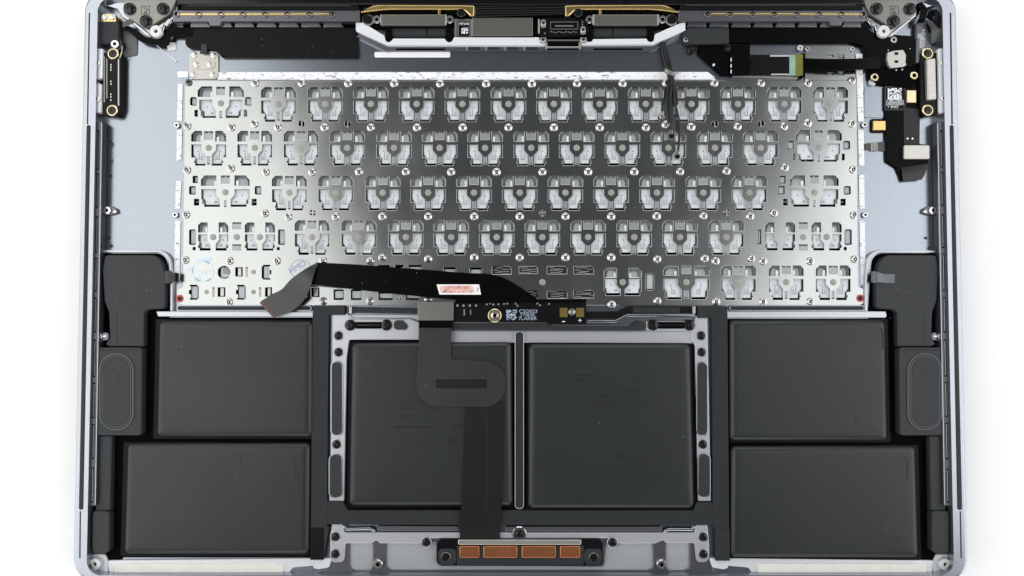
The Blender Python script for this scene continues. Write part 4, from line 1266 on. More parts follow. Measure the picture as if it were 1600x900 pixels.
# ================================================================== vent strips
vent_me_cache = {}
for flip, lab in ((0, 'grey vent strip with a gold seam and screw holes along the top left'), (1, 'grey vent strip with a gold seam and screw holes along the top right')):
    if not flip:
        xs, x0, x1 = [276.5, 311, 345.5, 380, 414.5, 449.5, 484, 519], 270, 562
    else:
        xs, x0, x1 = [1105.5, 1140, 1175, 1209, 1244, 1279, 1314, 1348], 1060, 1352
    t = thing('vent_strip', lab, 'vent strip', (x0 + x1) / 2, 28, 0.5, 'vent strips either side of the hinge covers')
    nt_ = 330 if not flip else 1300
    sheet('vent_plate', rpoly([(x0, 16), (x1, 16), (x1, 33.5), (nt_ + 16, 33.5), (nt_ + 14, 40), (nt_ - 2, 40), (nt_ - 4, 33.5), (x0, 33.5)], 1, 2), 2, 15.0, 'aluminium_dark', t, 0.8)
    sheet('gold_seam', rrect(xs[0], 20.6, xs[-1], 23.6, 0.6), 14, 15.8, 'gold', t, 0.6)
    eyelet = lathe_mesh('eyelet', [(5.4, 0), (5.4, 1.2), (4.6, 1.9), (3.2, 1.9), (2.6, 0.4), (0, 0.4)], ['aluminium_dark', 'black_deep'], 20, bands=[0, 0, 0, 1, 1])
    for x in xs:
        place('eyelet', eyelet, x, 22.3, 15.0, t)
    sheet('fin_bed', rrect(x0 + 16 if not flip else x0 + 8, 33, x1 - 4, 46, 1), 0.5, 3.0, 'black_deep', t)
    k = (x0 + 28) if not flip else x0 + 12
    while k < x1 - 30:
        if not flip:
            l = [(k, 34.5), (k + 26, 34.5), (k + 32, 42.5), (k - 1, 42.5)]
        else:
            l = [(k + 5, 34.5), (k + 31, 34.5), (k + 32, 42.5), (k, 42.5)]
        sheet('fin', rpoly(l, 1.2, 3), 2.5, 9.0, 'aluminium_dark', t, 1.2, 2)
        k += 34.6

# black cover under the left vents, black band under the right ones
cl = sheet('antenna_cover', rpoly([(287.5, 44, 4), (556, 43, 3), (559.5, 86, 4), (556, 89, 5), (345, 88.6, 5), (338, 78, 5), (290, 74, 8)], 4, 5), 0.6, 8.0, 'black_tape_deep', None, 1.0, 3)
tag(cl, 'wide black plastic cover below the left vent strip', 'cover')
bd = thing('antenna_flex', 'black flex running under the right vent strip to the connector with a green end', 'flex cable', 1200, 80, 0.6)
sheet('band', rpoly([(1137, 42), (1352, 41), (1366, 52, 4), (1425, 56, 3), (1431, 62, 3), (1431, 98, 6), (1425, 104, 6), (1360, 104), (1350, 72), (1330, 66), (1137, 67)], 2, 4), 0.6, 8.0, 'flex_black', bd, 0.6)
sheet('end_plate', rpoly([(1068, 46, 5), (1080, 43.5), (1139, 43.5), (1139, 68), (1074, 69.5, 6), (1066, 62, 5)], 2, 5), 0.6, 10.0, 'black_plastic', bd, 0.8)
sheet('triangle', rpoly([(1091, 68.5), (1172, 68.5), (1172, 117.2), (1128, 117.2), (1091, 83)], 1, 2), 0.6, 6.0, 'black_deep', bd, 0.5)
sheet('fold_band', rpoly([(1141, 69), (1168.5, 69), (1169.5, 117.2), (1140, 117.2)], 1, 2), 5, 8.6, 'flex_black', bd, 0.8)
dots('white_marks', [rrect(1141.6, y, 1143.2, y + 5.4) for y in (90.5, 100, 109)] + [rrect(1172.6, 93.4, 1174, 102), circle(1115.5, 101, 1.8, 10)], 5.9, 8.8, 'ink_white', bd)
sheet('connector', rpoly([(1171, 85.2), (1236, 85.8), (1236, 116.6), (1171, 116.4)], 0.8, 2), 5, 8.8, 'circuit_board', bd, 0.4)
sheet('connector_edge', rrect(1203.5, 86, 1236, 88.4), 8, 9.1, 'key_grey', bd)
sheet('connector_edge', rrect(1205, 115.2, 1236, 117), 8, 9.1, 'key_grey', bd)
sheet('green_end', rrect(1233.5, 85.6, 1244, 117.4, 0.6), 6, 9.4, 'green_film', bd)
sheet('olive_end', rrect(1243.6, 84.6, 1254.6, 118, 1), 6, 10.2, 'olive_film', bd, 0.6)
sheet('latch', rrect(1250, 83, 1257.5, 121, 3), 2, 9.4, 'black_deep', bd, 0.6)
place('small_screw', small_screw_me, 1071.5, 62.5, 10, bd)
for x, y in ((1082.5, 76), (1138, 75.5)):
    sheet('lug', circle(x, y, 6.6, 22), 2, 8.4, 'black_screw', bd, 0.8)
    place('black_screw', lathe_mesh('black_screw', [(3.4, 0), (3.4, 1), (2.6, 1.8), (1.2, 2), (0, 1.2)], ['black_screw'], 16), x, y, 8.4, bd)
plate_tag = sheet('steel_shim', rpoly([(1145, 118), (1248, 118), (1248, 123, 2), (1145, 121)], 0.6, 2), 0.5, 3.0, 'nickel', bd, 0.5)
place('standoff', lathe_mesh('standoff', [(4.6, 0), (4.6, 2.6), (3.8, 3.4), (1.8, 3.4), (1.5, 1), (0, 1)], ['white_post', 'black_deep'], 20, bands=[0, 0, 0, 0, 1]), 1249.5, 75.6, 2, bd)
ln = strip('sensor_ribbon', [(1256, 91, 9), (1300, 92, 13), (1345, 91, 14), (1375, 87.5, 11)], [(1256, 110.2, 9), (1300, 110.6, 13), (1345, 108.4, 14), (1375, 107, 11)], 1.0, 'flex_black', bd)

# ================================================================== white tape
wt = sheet('white_tape', rrect(585, 81, 703.4, 89.6, 2.4), 0.1, 0.9, 'white_tape', None, 0.3)
tag(wt, 'short white tape strip stuck below the left display cable clamp', 'tape')

# ================================================================== keyboard connector bracket
kbk = thing('rivet_bracket', 'small steel bracket with six rivets above the top left key', 'bracket', 318, 100, 0.2)
sheet('bracket_plate', rpoly([(295.5, 80, 4), (313, 79), (313, 84, 1), (324, 84, 1), (324, 79), (338, 80, 5), (341.4, 86), (341, 120, 5), (336, 123.6, 4), (298, 123.6, 4), (295, 118, 4)], 2, 4), 0.2, 2.6, 'nickel', kbk, 0.6)
sheet('raised_island', rrect(298.5, 92.5, 336.5, 108.6, 8), 2, 3.5, 'nickel', kbk, 0.7)
rv = lathe_mesh('rivet', [(5.0, 0), (5.0, 0.8), (4.0, 1.7), (2.4, 1.9), (1.8, 1.2), (0, 1.4)], ['steel_screw'], 20)
for x, y in ((303.3, 86), (333.3, 86.5), (306.6, 101), (327.6, 101), (301.6, 116.4), (332.2, 116.6)):
    place('rivet', rv, x, y, 2.6 if y < 90 or y > 110 else 3.5, kbk)
sheet('spring_hook', rrect(313.6, 68.5, 323.6, 83, 2), 2, 9.0, 'black_gloss', kbk, 1.0, 3)

# ================================================================== hinges
def hinge(flip, lab):
    def X(x):
        return x if not flip else 1624.5 - x
    t = thing('hinge', lab, 'hinge', X(230), 25, 0.5, 'two display hinges')
    body = [(158, -6), (282, -6), (278, 12), (272, 32), (258, 40), (254, 52, 8), (246, 62, 9), (236, 58, 6), (222, 46), (205, 35), (190, 27), (182, 14), (160, 8)]
    sheet('hinge_arm', rpoly([(X(p[0]), *p[1:]) for p in body], 4, 5), 0.6, 10.0, 'aluminium_polished', t, 3.0, 4)
    sheet('arm_ridge', rpoly([(X(p[0]), *p[1:]) for p in [(196, 28), (206, 30), (234, 52), (238, 60), (226, 54)]], 3, 4), 9, 13.5, 'aluminium_polished', t, 2.0, 3)
    sheet('arm_ridge', rpoly([(X(p[0]), *p[1:]) for p in [(263, 27), (270, 31), (262, 42), (253, 38)]], 3, 4), 9, 13.0, 'aluminium_polished', t, 2.0, 3)
    pl = [(192, -8), (279, -8), (271.5, 9), (264.5, 22, 7), (240, 38, 10), (228, 45, 12), (216, 38, 10), (193, 22, 7)]
    sheet('hinge_plate', rpoly([(X(p[0]), *p[1:]) for p in pl], 3, 5), 10.5, 16.0, 'steel_shield', t, 1.0, 3)
    scr = lathe_mesh('hinge_screw', [(9.6, 0), (9.6, 1.6), (8.4, 3.2), (6, 4.0), (2.8, 4.3), (2.2, 2.8), (0, 2.6)], ['black_screw'], 28)
    for x, y in ((203, 14.2), (255, 14), (228.4, 33.2)):
        place('hinge_screw', scr, X(x), y, 16, t, random.uniform(0, 6))
    v_, f_ = prism_data([up(rrect(min(X(220.4), X(234)), 9, max(X(220.4), X(234)), 22.6), 16.1), up(rrect(min(X(221.2), X(233.2)), 9.8, max(X(221.2), X(233.2)), 21.8), 16.1)], 16.0, 16.15)
    build('etched_frame', v_, f_, 'black_plastic', t)
    random.seed(5)
    mk = [rrect(min(X(222.5 + 1.6 * a), X(223.9 + 1.6 * a)), 11 + 1.7 * b, max(X(222.5 + 1.6 * a), X(223.9 + 1.6 * a)), 12.4 + 1.7 * b) for a in range(6) for b in range(6) if random.random() < .45]
    dots('etched_marks', mk, 16, 16.12, 'black_plastic', t)
    po = lathe_mesh('standoff', [(9.8, 0), (9.8, 5), (8.8, 6.4), (3.4, 6.4), (2.8, 5.4), (2.6, 1), (0, 1)], ['white_post', 'black_deep'], 28, bands=[0, 0, 0, 0, 0, 1])
    place('standoff', po, X(246), 50.8, 9.5, t)
    return t


hl = hinge(0, 'polished hinge with grey triangular plate and three black screws, top left corner')
hr = hinge(1, 'polished hinge with grey triangular plate and three black screws, top right corner')

# ================================================================== top left corner bits
sq = thing('haptic_module', 'square black module with a small gold tab in the top left corner', 'module', 166, 50, 0.5)
sheet('body', rpoly([(146.5, 37, 5), (150, 33.4, 4), (182, 33.4, 4), (185, 38, 4), (185, 66, 2), (172, 66.6), (170, 68.6), (150, 69, 4), (146, 64, 4)], 3, 4), 0.6, 13.0, 'black_rubber', sq, 0.8, 3)
sheet('gold_tab', rpoly([(157.5, 24), (162, 21, 3), (178, 21, 3), (181.5, 25), (182, 34), (157, 34)], 2, 4), 6, 12.0, 'gold', sq, 0.8)
for x in (163, 175):
    place('rivet', rv, x, 26.6, 12.0, sq)
at = thing('antenna_strap', 'black antenna strap curving below the left hinge arm', 'antenna', 235, 60, 0.5)
strip('strap', [(191, 43, 9), (200, 40.5, 10), (214, 47, 10), (228, 57, 10), (244, 61, 10), (258, 56, 10), (262, 44, 10), (272, 42, 10), (300, 43.5, 9)],
      [(191, 48, 9), (202, 50, 10), (212, 59, 10), (222, 66, 10), (240, 69.5, 10), (262, 71, 10), (268, 57, 10), (278, 55.6, 10), (300, 56, 9)], 1.4, 'flex_black', at, 6)
sheet('smoked_flap', rpoly([(192, 48), (204, 50), (215, 62), (214, 86, 3), (192, 90, 2)], 2, 3), 0.3, 1.6, 'smoked_film', at, 0.3)
strip('folded_tab', [(192, 34, 13), (200, 31, 14), (208.6, 25, 15)], [(192, 43, 12), (200, 40, 14), (208, 34, 15)], 0.8, 'flex_back', at, 4)
tube('thin_wire', [(243, 69, 2.5), (258, 82, 2.2), (276, 95.6, 2)], 0.8, 'aluminium_lit', at, 8)
sheet('strap_pad', rpoly([(260, 66), (274, 66), (275, 78, 4), (262, 79)], 1.5, 3), 0.3, 1.4, 'white_tape', at, 0.3)

# ================================================================== port boards on both sides
pb = thing('port_board', 'black port board with brass ringed screws on the left side wall', 'circuit board', 172, 130, 0.5)
sheet('body', rpoly([(160, 82), (188, 82), (190, 90), (189, 168), (184, 182, 4), (160, 180)], 2, 3), 0.6, 12.0, 'circuit_board', pb, 0.8)
for k, x in enumerate((161.5, 165.5)):
    sheet('shield_rib', rrect(x, 88 + 3 * k, x + 2.6, 160 - 6 * k, 0.8), 11, 14.5, 'steel_shield', pb, 0.7)
sheet('shield_side', rrect(184, 92, 186.2, 165, 0.6), 11, 13.0, 'nickel', pb, 0.4)
dots('tiny_marks', [rrect(172.4, y, 174, y + 2.6) for y in (100, 104, 108, 126, 130, 146, 150, 155)], 12, 12.15, 'ink_white', pb)
ringed = lathe_mesh('ringed_screw', [(8.8, 0), (8.8, 1.6), (8.0, 2.2), (6.6, 2.2), (6.2, 0.8), (5.6, 1.6), (2.4, 1.9), (1.8, 0.6), (0, 0.6)], ['brass_ring', 'black_screw'], 28, bands=[0, 0, 0, 0, 1, 1, 1, 1])
place('ringed_screw', ringed, 177.5, 84.5, 12, pb)
place('ringed_screw', ringed, 176, 173, 12, pb)
place('small_screw', case_screw_me, 180.5, 69.5, 11, pb)
sheet('screw_lug', rrect(172, 62, 192, 78, 7), 2, 11, 'black_gloss', pb, 0.8)
tube('wire_clip', [(191.5, 72, 12), (190, 82, 13), (187, 91, 12)], 0.9, 'nickel', pb)
sheet('wall_bracket', rpoly([(150.6, 76), (160.4, 76), (159.6, 122), (153, 123), (153, 131), (158.6, 131), (157.4, 176, 3), (152, 176), (149.6, 160), (149.6, 140), (144, 139), (144, 126), (149.6, 124)], 1.4, 3), 4, 15.5, 'aluminium_lit', pb, 0.8)
for x0, y0, x1, y1 in ((144.4, 77, 149.4, 121), (143, 133, 148.4, 175)):
    sheet('wall_slot', rrect(x0, y0, x1, y1, 2.4), 6, 16.6, 'black_deep', pb)
for y in (99.5, 154.8):
    place('small_screw', small_screw_me, 153.4, y, 15.2, pb)

pr = thing('port_board', 'black port board with a pale metal shield box on the right side wall', 'circuit board', 1452, 130, 0.5)
sheet('body', rpoly([(1438, 84), (1466, 82), (1467, 178), (1444, 182, 4), (1438, 170)], 2, 3), 0.6, 11.0, 'circuit_board', pr, 0.8)
sheet('shield_box', rpoly([(1447.5, 92), (1462, 90.5), (1463.6, 155), (1449.5, 156.5)], 2, 4), 8, 17.0, 'nickel', pr, 1.4, 3)
sheet('wall_bracket', rpoly([(1466, 76), (1476, 75), (1476.5, 118), (1480, 120), (1480.5, 134), (1475, 136), (1479, 174), (1468, 178, 3)], 1.4, 3), 4, 15.5, 'aluminium_lit', pr, 0.8)
for x0, y0, x1, y1 in ((1476.4, 77, 1481.4, 119), (1477.6, 133, 1482.6, 175)):
    sheet('wall_slot', rrect(x0, y0, x1, y1, 2.4), 6, 16.6, 'black_deep', pr)
    sheet('slot_pin', rrect(x0 + 1, y0 + 6, x0 + 3, y1 - 6, 1), 15, 17.4, 'nickel', pr, 0.6)
for y in (98.5, 154):
    place('small_screw', small_screw_me, 1472.2, y, 15.2, pr)
place('ringed_screw', ringed, 1448.8, 172.6, 11, pr)
place('ringed_screw', ringed, 1448.5, 84, 11, pr)

# ================================================================== right corner board
rbd = thing('sensor_board', 'black sensor board with a square metal shield can near the right hinge', 'circuit board', 1400, 95, 0.5)
sheet('board', rpoly([(1358, 104), (1374, 98), (1431, 98), (1433, 130), (1420, 138), (1372, 132), (1358, 122)], 3, 4), 0.6, 6.5, 'black_deep', rbd, 0.6)
can = sheet('shield_can', rpoly([(1386.5, 82, 1), (1398, 79), (1411.6, 77.6), (1414, 82), (1416, 86), (1415, 98), (1417, 100), (1413, 104), (1392, 106.5), (1388, 102), (1385.4, 92)], 1.2, 3), 8, 12.5, 'nickel', rbd, 0.9)
for y in (83.5, 96.2):
    sheet('can_window', rrect(1398, y - 2, 1403.4, y + 2), 12.2, 12.75, 'black_deep', can)
eye = lathe_mesh('brass_eyelet', [(6.2, 0), (6.2, 1.6), (5.4, 2.2), (3.4, 2.2), (2.8, 0.6), (0, 0.6)], ['brass_ring', 'black_deep'], 24, bands=[0, 0, 0, 0, 1])
for x, y in ((1366, 121), (1427.6, 118.4)):
    place('brass_eyelet', eye, x, y, 6.5, rbd)
place('brass_eyelet', lathe_mesh('brass_eyelet', [(5, 0), (5, 1.4), (4.2, 2), (2.6, 2), (2, 0.5), (0, 0.5)], ['nickel', 'black_deep'], 20, bands=[0, 0, 0, 0, 1]), 1396, 62.5, 8, rbd)
for x, y in ((1364, 128), (1419.6, 126)):
    sheet('standoff', circle(x, y, 6, 20), 1, 5.0, 'aluminium_frame', rbd, 1.2, 3)
dots('solder_points', [circle(1400.6, 109.4, 1.3, 8), circle(1410, 108.6, 1.3, 8), circle(1422, 76, 0.9, 8), circle(1388, 78.4, 0.9, 8)], 6.4, 9.0, 'nickel', rbd)
gf = thing('lettered_flex', 'slate grey flex with white lettering beside the right hinge', 'flex cable', 1440, 65, 0.6)
sheet('flex', rpoly([(1432, 34), (1446, 34), (1448, 44), (1455, 60), (1455, 80, 5), (1444, 92, 4), (1431, 100, 2), (1432, 60)], 2, 4), 3, 8.6, 'flex_slate', gf, 0.4)
text('printed_text', 'A-F1-02Y03LA', 1442.6, 62, 8.6, 4.6, 'ink_white', gf, math.radians(-92), 0.86)
text('printed_text', '+P00000SA', 1438.8, 63, 8.6, 4.2, 'ink_white', gf, math.radians(-92), 0.9)
text('printed_text', '002', 1435.6, 56, 8.6, 3.8, 'ink_white', gf, math.radians(-92), 0.9)
strip('black_loop', [(1431, 6, 12), (1438, 14, 16), (1436, 28, 16), (1432, 36, 12)], [(1440, 3, 12), (1449, 14, 16), (1446, 30, 16), (1442, 36, 12)], 1.0, 'flex_black', gf, 6)
fo_ = thing('coax_tail', 'black antenna tail with a folded grey metal flap in the top right corner', 'antenna', 1460, 45, 1)
strip('black_loop', [(1447, 28, 12), (1452, 17, 17), (1464, 15, 18), (1470, 26, 16), (1468, 44, 12)], [(1456, 33, 12), (1458, 26, 17), (1462, 26, 18), (1461, 34, 16), (1457, 48, 12)], 1.0, 'flex_black', fo_, 6)
strip('folded_flap', [(1446.5, 30, 15), (1455, 46, 16), (1455, 58, 14), (1455.6, 68.5, 11)], [(1456, 33, 15), (1466, 44, 17), (1474, 52, 15), (1476.6, 61, 11)], 0.8, 'flex_back', fo_, 5, smooth=15)

# ================================================================== right microphone flex
mf = thing('microphone_flex', 'black L shaped flex with coded sticker and pale metal connector, right of keyboard', 'flex cable', 1410, 200, 0.6)
sheet('flex', rpoly([(1382.6, 134), (1415, 131), (1438, 135), (1437, 225), (1453, 226, 2), (1449, 262), (1443, 278, 6), (1410, 282.5, 4), (1401, 262, 4), (1385, 252, 5), (1384, 200)], 2, 4), 0.8, 5.0, 'flex_black', mf, 0.5)
sheet('grey_overlay', rpoly([(1412, 168), (1436.4, 170), (1436.6, 226), (1412.6, 226)], 1.5, 3), 4.6, 6.0, 'flex_slate', mf, 0.3).data.materials[0] = MATS['black_tape']
sheet('metal_connector', rrect(1412.5, 226.6, 1453, 248.6, 2.4), 5, 9.0, 'nickel', mf, 0.8, 3)
strip('curl', [(1408, 262, 6), (1410, 274, 8), (1412, 283, 7)], [(1450, 256, 6), (1446, 270, 8), (1440, 281, 7)], 1.0, 'black_gloss', mf, 5)
for x in (1418, 1425.8):
    sheet('rivet_dot', circle(x, 216.4, 1.8, 12), 5.8, 6.8, 'steel_screw', mf, 0.5)
sheet('gold_microphone', rrect(1416.6, 140.8, 1432, 160.4, 0.8), 4.6, 9.0, 'brass_ring', mf, 0.8)
stk = sheet('sticker', rpoly([(1383.6, 136.4), (1413.6, 135.2), (1413.4, 169), (1407, 170.6, 2), (1383.6, 171)], 0.8, 2), 4.9, 5.7, 'black_tape_deep', mf, 0.2)
v, f = prism_data([up(rpoly([(1382.4, 135.2), (1414.8, 134.2), (1414.8, 170), (1408, 172), (1382.4, 172)], 1, 2), 5.6), up(rpoly([(1383.6, 136.4), (1413.6, 135.4), (1413.4, 169), (1407, 170.6), (1383.6, 171)], 1, 2), 5.6)], 4.9, 5.6)
build('sticker_edge', v, f, 'flex_back', stk)
random.seed(12)
code = []
for i in range(12):
    for j in range(11):
        if random.random() < 0.66 or i in (0,) or j in (10,):
            code.append(rrect(1387.2 + i * 1.8, 137.6 + j * 1.62, 1387.2 + (i + 1) * 1.8, 137.6 + (j + 1) * 1.62))
dots('printed_code', code, 5.7, 5.85, 'ink_white', stk)
for s, y, x in (('C401290N', 158, 1398.4), ('USRPDE0H', 162.4, 1398.4), ('+ SNO', 167, 1395)):
    text('printed_text', s, x, y, 5.7, 4.6, 'ink_white', stk, 0, 0.95)
gm = thing('gold_microphone', 'small gold can in a black pad at the left of the microphone flex', 'microphone', 1374, 195, 0.2)
sheet('pad', rpoly([(1360, 185.5), (1386, 185.5), (1386, 207.5), (1360, 207.5)], 4, 5), 0.2, 2.0, 'black_tape_deep', gm, 0.4)
sheet('can', rrect(1364.6, 188.6, 1384, 203.6, 0.8), 2, 7.0, 'gold', gm, 0.9, 3)
fs = sheet('foil_spring', rpoly([(1352, 224), (1386, 220.6), (1386, 236.6), (1352, 234)], 1, 2), 0.3, 2.4, 'flex_back', gm, 0.4)
for k in range(5):
    sheet('spring_ridge', rrect(1361 + k * 2.2, 222.5, 1362.4 + k * 2.2, 236), 2.2, 3.4, 'nickel', gm, 0.5)
sheet('raised_shelf', rpoly([(1350, 140, 5), (1358, 133), (1372, 130), (1381.5, 128), (1381.5, 184), (1350, 184)], 3, 4), 0.05, 1.2, 'aluminium', case, 0.5)

# ================================================================== display cable clamps (centre top)
def clamp(flip, lab):
    def X(x):
        return x if not flip else 1624 - x
    t = thing('display_cable_clamp', lab, 'cable clamp', X(650), 30, 0.5, 'two clamps on the display cables')
    gold = [(563, 17), (583, 8, 3), (592, 6.4), (722, 7.2), (742, 8, 2), (741, 25, 2), (735, 25), (726, 17, 5), (718, 14.6, 4), (610, 14.6), (590, 16), (564, 19.5)]
    sheet('gold_strap', rpoly([(X(p[0]), *p[1:]) for p in gold], 2, 4), 8, 17.0, 'gold', t, 2.2, 3)
    sheet('base', rpoly([(X(564), 18), (X(596), 14), (X(725), 14), (X(742), 24), (X(736), 30), (X(712), 32), (X(712), 44), (X(604), 44), (X(580), 42), (X(566), 34)], 3, 4), 0.6, 9.5, 'black_deep', t, 0.8)
    sheet('clamp_bar', rpoly([(X(596), 22.6), (X(697), 22.6), (X(697), 39.4), (X(595), 39.4)], 1, 3), 6, 15.0, 'steel_shield', t, 0.9, 3)
    sheet('clamp_edge', rrect(min(X(594.4), X(597)), 22.8, max(X(594.4), X(597)), 39, 0.6), 12, 15.6, 'steel_screw', t, 0.5)
    sheet('clamp_edge', rrect(min(X(695.6), X(697.8)), 23, max(X(695.6), X(697.8)), 39, 0.6), 12, 15.6, 'steel_screw', t, 0.5)
    for x in (589, 703):
        place('screw', case_screw_me, X(x), 31, 9.5, t, 0.8)
    dk = lathe_mesh('dark_screw', [(9.4, 0), (9.4, 2.4), (8.2, 3.6), (6.2, 3.0), (5.6, 1.6), (2.4, 2.0), (0, 1.6)], ['black_screw', 'steel_shield'], 26, bands=[0, 1, 0, 0, 0, 0])
    place('dark_screw', dk, X(575.5), 32, 9.5, t)
    place('dark_screw', lathe_mesh('dark_screw', [(7, 0), (7, 2), (6, 3), (4, 2.6), (2.2, 2.8), (0, 1.8)], ['black_screw'], 22), X(720.8), 20.6, 14, t)
    # the rolled cable below the bar
    x0, x1 = X(601), X(711)
    for a, b in ((602, 612), (613, 666), (667.5, 696), (697, 710)):
        xa, xb = sorted((X(a), X(b)))
        v_, f_ = [], []
        for k in range(13):
            an = math.pi * k / 12
            for xx in (xa, xb):
                yy = 49.5 + 10.2 * math.cos(an)
                zz = 2 + 7.5 * math.sin(an)
                v_.append((*W(xx, yy, zz), zz))
        for k in range(12):
            f_.append((2 * k, 2 * k + 1, 2 * k + 3, 2 * k + 2))
        f_.append(tuple(2 * k for k in range(13)))
        f_.append(tuple(2 * k + 1 for k in range(12, -1, -1)))
        build('cable_roll', v_, f_, 'black_gloss' if (b - a) < 12 else 'black_plastic', t, smooth=40)
    sheet('small_tab', rrect(min(X(684.5), X(688)), 14, max(X(684.5), X(688)), 23, 0.5), 9, 15.5, 'gold', t, 0.6)
    for x in (607, 702.5):
        sheet('screw_pocket', rrect(min(X(x - 5), X(x + 5)), 42, max(X(x - 5), X(x + 5)), 65.5, 4.8), 0.7, 12.2, 'black_deep', t)
    return t


clamp(0, 'display cable clamp with a gold strap, left of the grey shield block')
clamp(1, 'display cable clamp with a gold strap, right of the small connector board')

sb = thing('shield_block', 'plain grey metal shield block in the centre top between the cable clamps', 'shield', 785, 42, 1)
sheet('block', rrect(737.6, 27.4, 832.4, 55.8, 1), 1, 14.0, 'steel_shield', sb, 0.9, 3)
sheet('block_lip', rrect(738, 55, 833, 57.2, 0.5), 1, 12.6, 'black_gloss', sb)
sheet('block_gap', rrect(832.6, 28, 841, 57, 1), 1, 8.0, 'black_deep', sb)
tg = thing('code_tag', 'small steel tag with a dark printed code left of the shield block', 'tag', 725, 44, 1)
sheet('tag_plate', rrect(711, 29.6, 737, 56.2, 0.8), 1, 13.0, 'steel_shield', tg, 0.6)
stg = sheet('tag_label', rrect(717, 33.6, 733, 56, 0.6), 12.8, 13.4, 'circuit_board', tg)
text('printed_text', 'MFWR', 725.2, 37.6, 13.4, 4.4, 'ink_white', stg, 0, 0.9)
random.seed(77)
dots('printed_code', [rrect(721 + i * 1.5, 43 + j * 1.4, 722.5 + i * 1.5, 44.4 + j * 1.4) for i in range(7) for j in range(7) if random.random() < .6], 13.4, 13.5, 'ink_white', stg)
sheet('tag_edge', rrect(710.4, 30, 711.8, 56.2, 0.3), 4, 13.5, 'nickel', tg)
sheet('tag_edge', rrect(736.2, 30, 737.8, 56.2, 0.3), 4, 13.5, 'nickel', tg)

cb = thing('connector_board', 'small black connector board with two steel screws right of the shield block', 'circuit board', 880, 45, 1)
sheet('board', rpoly([(841, 28), (904, 27), (918, 33), (920, 52, 4), (912, 56), (846, 58.5, 3), (842, 52)], 2, 4), 1, 12.5, 'circuit_board', cb, 0.6)
v, f = prism_data([up(rrect(859.6, 33.6, 903.4, 46, 1), 13.4), up(rrect(861, 35, 902, 44.6, 0.6), 13.4)], 12, 13.6)
build('socket_rim', v, f, 'steel_shield', cb)
sheet('socket_bar', rrect(867, 39.6, 896, 41.2, 0.4), 12.4, 13.2, 'nickel', cb)
rr = [rrect(860 + k * 3.9, 48.6 + (k % 3) * 0.8, 862 + k * 3.9, 50.2 + (k % 3) * 0.8) for k in range(11)] + [rrect(850, 51, 852.4, 53), rrect(909, 33, 911, 35), rrect(909, 37, 911, 39)]
dots('solder_points', rr, 12.5, 12.9, 'nickel', cb)
for x, y in ((849, 37), (911, 47.4)):
    sheet('screw_clip', rrect(x - 4, y - 6.4, x + 4, y + 6.4, 3.6), 12, 13.6, 'nickel', cb, 0.5)
    place('screw', small_screw_me, x, y, 13.4, cb)
sheet('side_clip', rrect(840.8, 30, 843.4, 52, 0.6), 8, 13.8, 'nickel', cb, 0.5)
dk_ = thing('display_connector', 'black socket with steel corner tabs set into the bright rear rail', 'connector', 880, 67, 1)
sheet('socket', rpoly([(853, 61), (907, 61), (907, 76), (853, 76)], 1, 2), 0.5, 10.5, 'black_deep', dk_, 0.6)
sheet('socket_rail', rrect(855, 62, 906, 64.2, 0.6), 10, 11.6, 'steel_shield', dk_, 0.5)
sheet('socket_rail', rrect(855, 72.6, 906, 75, 0.6), 10, 11.6, 'nickel', dk_, 0.5)
for x in (848.5, 911.5):
    sheet('corner_tab', rrect(x - 5, 58.6, x + 5, 67.4, 1.2), 6, 13.0, 'nickel', dk_, 0.5)
    place('screw', small_screw_me, x, 62.8, 13, dk_)
for x in (853.6, 906):
    sheet('corner_tab', rrect(x - 1.6, 66, x + 1.6, 76, 0.6), 6, 11.4, 'nickel', dk_, 0.5)

# ================================================================== antenna coax cables lying over the keyboard
def cable(lab, pts, r=2.0, plug=True, bare=False):
    t = thing('antenna_cable', lab, 'cable', pts[0][0], pts[0][1], pts[0][2], 'coax cables hanging over the keyboard plate')
    tube('jacket', pts, r, 'black_gloss', t)
    x, y, z = pts[-1]
    if plug:
        pm = lathe_mesh('plug', [(4.2, 0), (4.2, 2), (3.4, 3), (2.2, 3), (1.8, 1.6), (0, 1.6)], ['black_screw' if not bare else 'steel_screw'], 18)
        place('plug', pm, x, y + 2.5, z - 1.5, t)
        sheet('crimp', rrect(x - 2.6, y - 7, x + 2.6, y, 1), z - 1.5, z + 2.4, 'steel_shield' if not bare else 'nickel', t, 0.8)
    return t


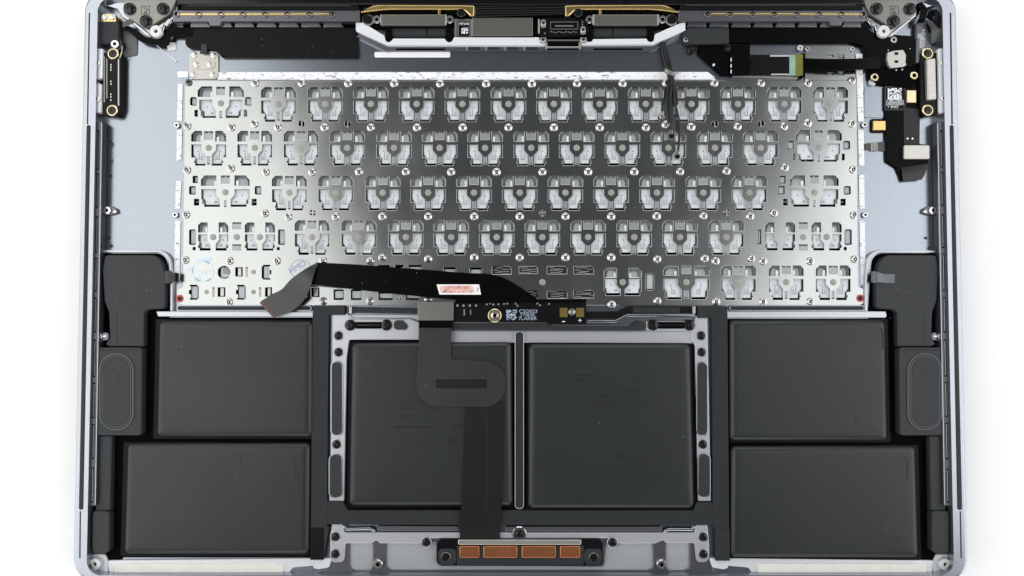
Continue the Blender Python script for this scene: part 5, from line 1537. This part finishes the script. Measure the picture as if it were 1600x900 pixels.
cable('black coax cable ending in a steel plug beside a screw, leftmost of three', [(1033, 66, 8), (1038, 92, 8), (1043, 112, 9), (1045, 130, 10), (1041, 150, 10), (1035.5, 166, 9), (1034.5, 180, 7.5)], 2.1, True, True)
cable('black coax cable ending on the spring tab of a key, middle of three', [(1036.5, 66, 9), (1041, 92, 10), (1046, 112, 12), (1049, 132, 12), (1047, 158, 10), (1048.5, 185, 9), (1048.5, 210, 7)], 1.9)
cable('black coax cable hanging lowest over a white key clip, rightmost of three', [(1039, 66, 10), (1044.5, 92, 10), (1049, 112, 13), (1053, 135, 11), (1054.5, 160, 10), (1061, 190, 9), (1061, 222, 8), (1058, 242, 7)], 1.9)
cable('short looped black coax cable beside the hanging ones', [(1050, 116, 10), (1055, 134, 9), (1057.5, 152, 8), (1058, 162, 7.5), (1053.5, 166, 7.5)], 1.7, False)
cc = tube('cable_clip', [(1040, 110, 13), (1044, 113, 16), (1050, 115, 16), (1054, 118, 13)], 3.6, 'steel_shield', None)
tag(cc, 'crimped grey metal clip bundling the black coax cables at the white strip', 'clip')

# ================================================================== dust settled on everything
random.seed(99)
specks = []
for x0, y0, x1, y1, z, n in ((250, 505, 480, 680, BAT, 14), (200, 700, 475, 860, BAT, 14), (560, 545, 640, 780, BAT, 8), (835, 548, 1070, 785, BAT, 20), (1150, 510, 1380, 685, BAT, 14), (1152, 705, 1430, 865, BAT, 16),
                             (290, 130, 1335, 470, PLATE, 120), (580, 92, 1080, 110, 0, 26), (1360, 290, 1450, 385, 0, 8), (180, 110, 268, 390, 0, 12), (345, 48, 550, 84, 8, 14), (520, 425, 780, 450, 21.5, 7),
                             (165, 405, 250, 480, 12.5, 6), (1375, 405, 1450, 520, 12.5, 8), (660, 520, 700, 625, 18, 5), (545, 893, 1090, 899, 4, 22), (1145, 120, 1240, 122, 3, 6)):
    for k in range((n + 1) // 2):
        x, y = random.uniform(x0, x1), random.uniform(y0, y1)
        r = random.choice((0.2, 0.25, 0.3, 0.35, 0.55))
        specks.append((*prism_data([up([(x + r * random.uniform(.5, 1.4) * math.cos(w * 1.2566), y + r * random.uniform(.5, 1.4) * math.sin(w * 1.2566)) for w in range(5)], z + 0.3)], z - 0.1, z + 0.3), 0))
v, f, mi = merge(specks)
du = build('dust', v, f, 'dust')
tag(du, 'tiny pale dust specks scattered over cells, plate and case', 'dust')
du['kind'] = 'stuff'
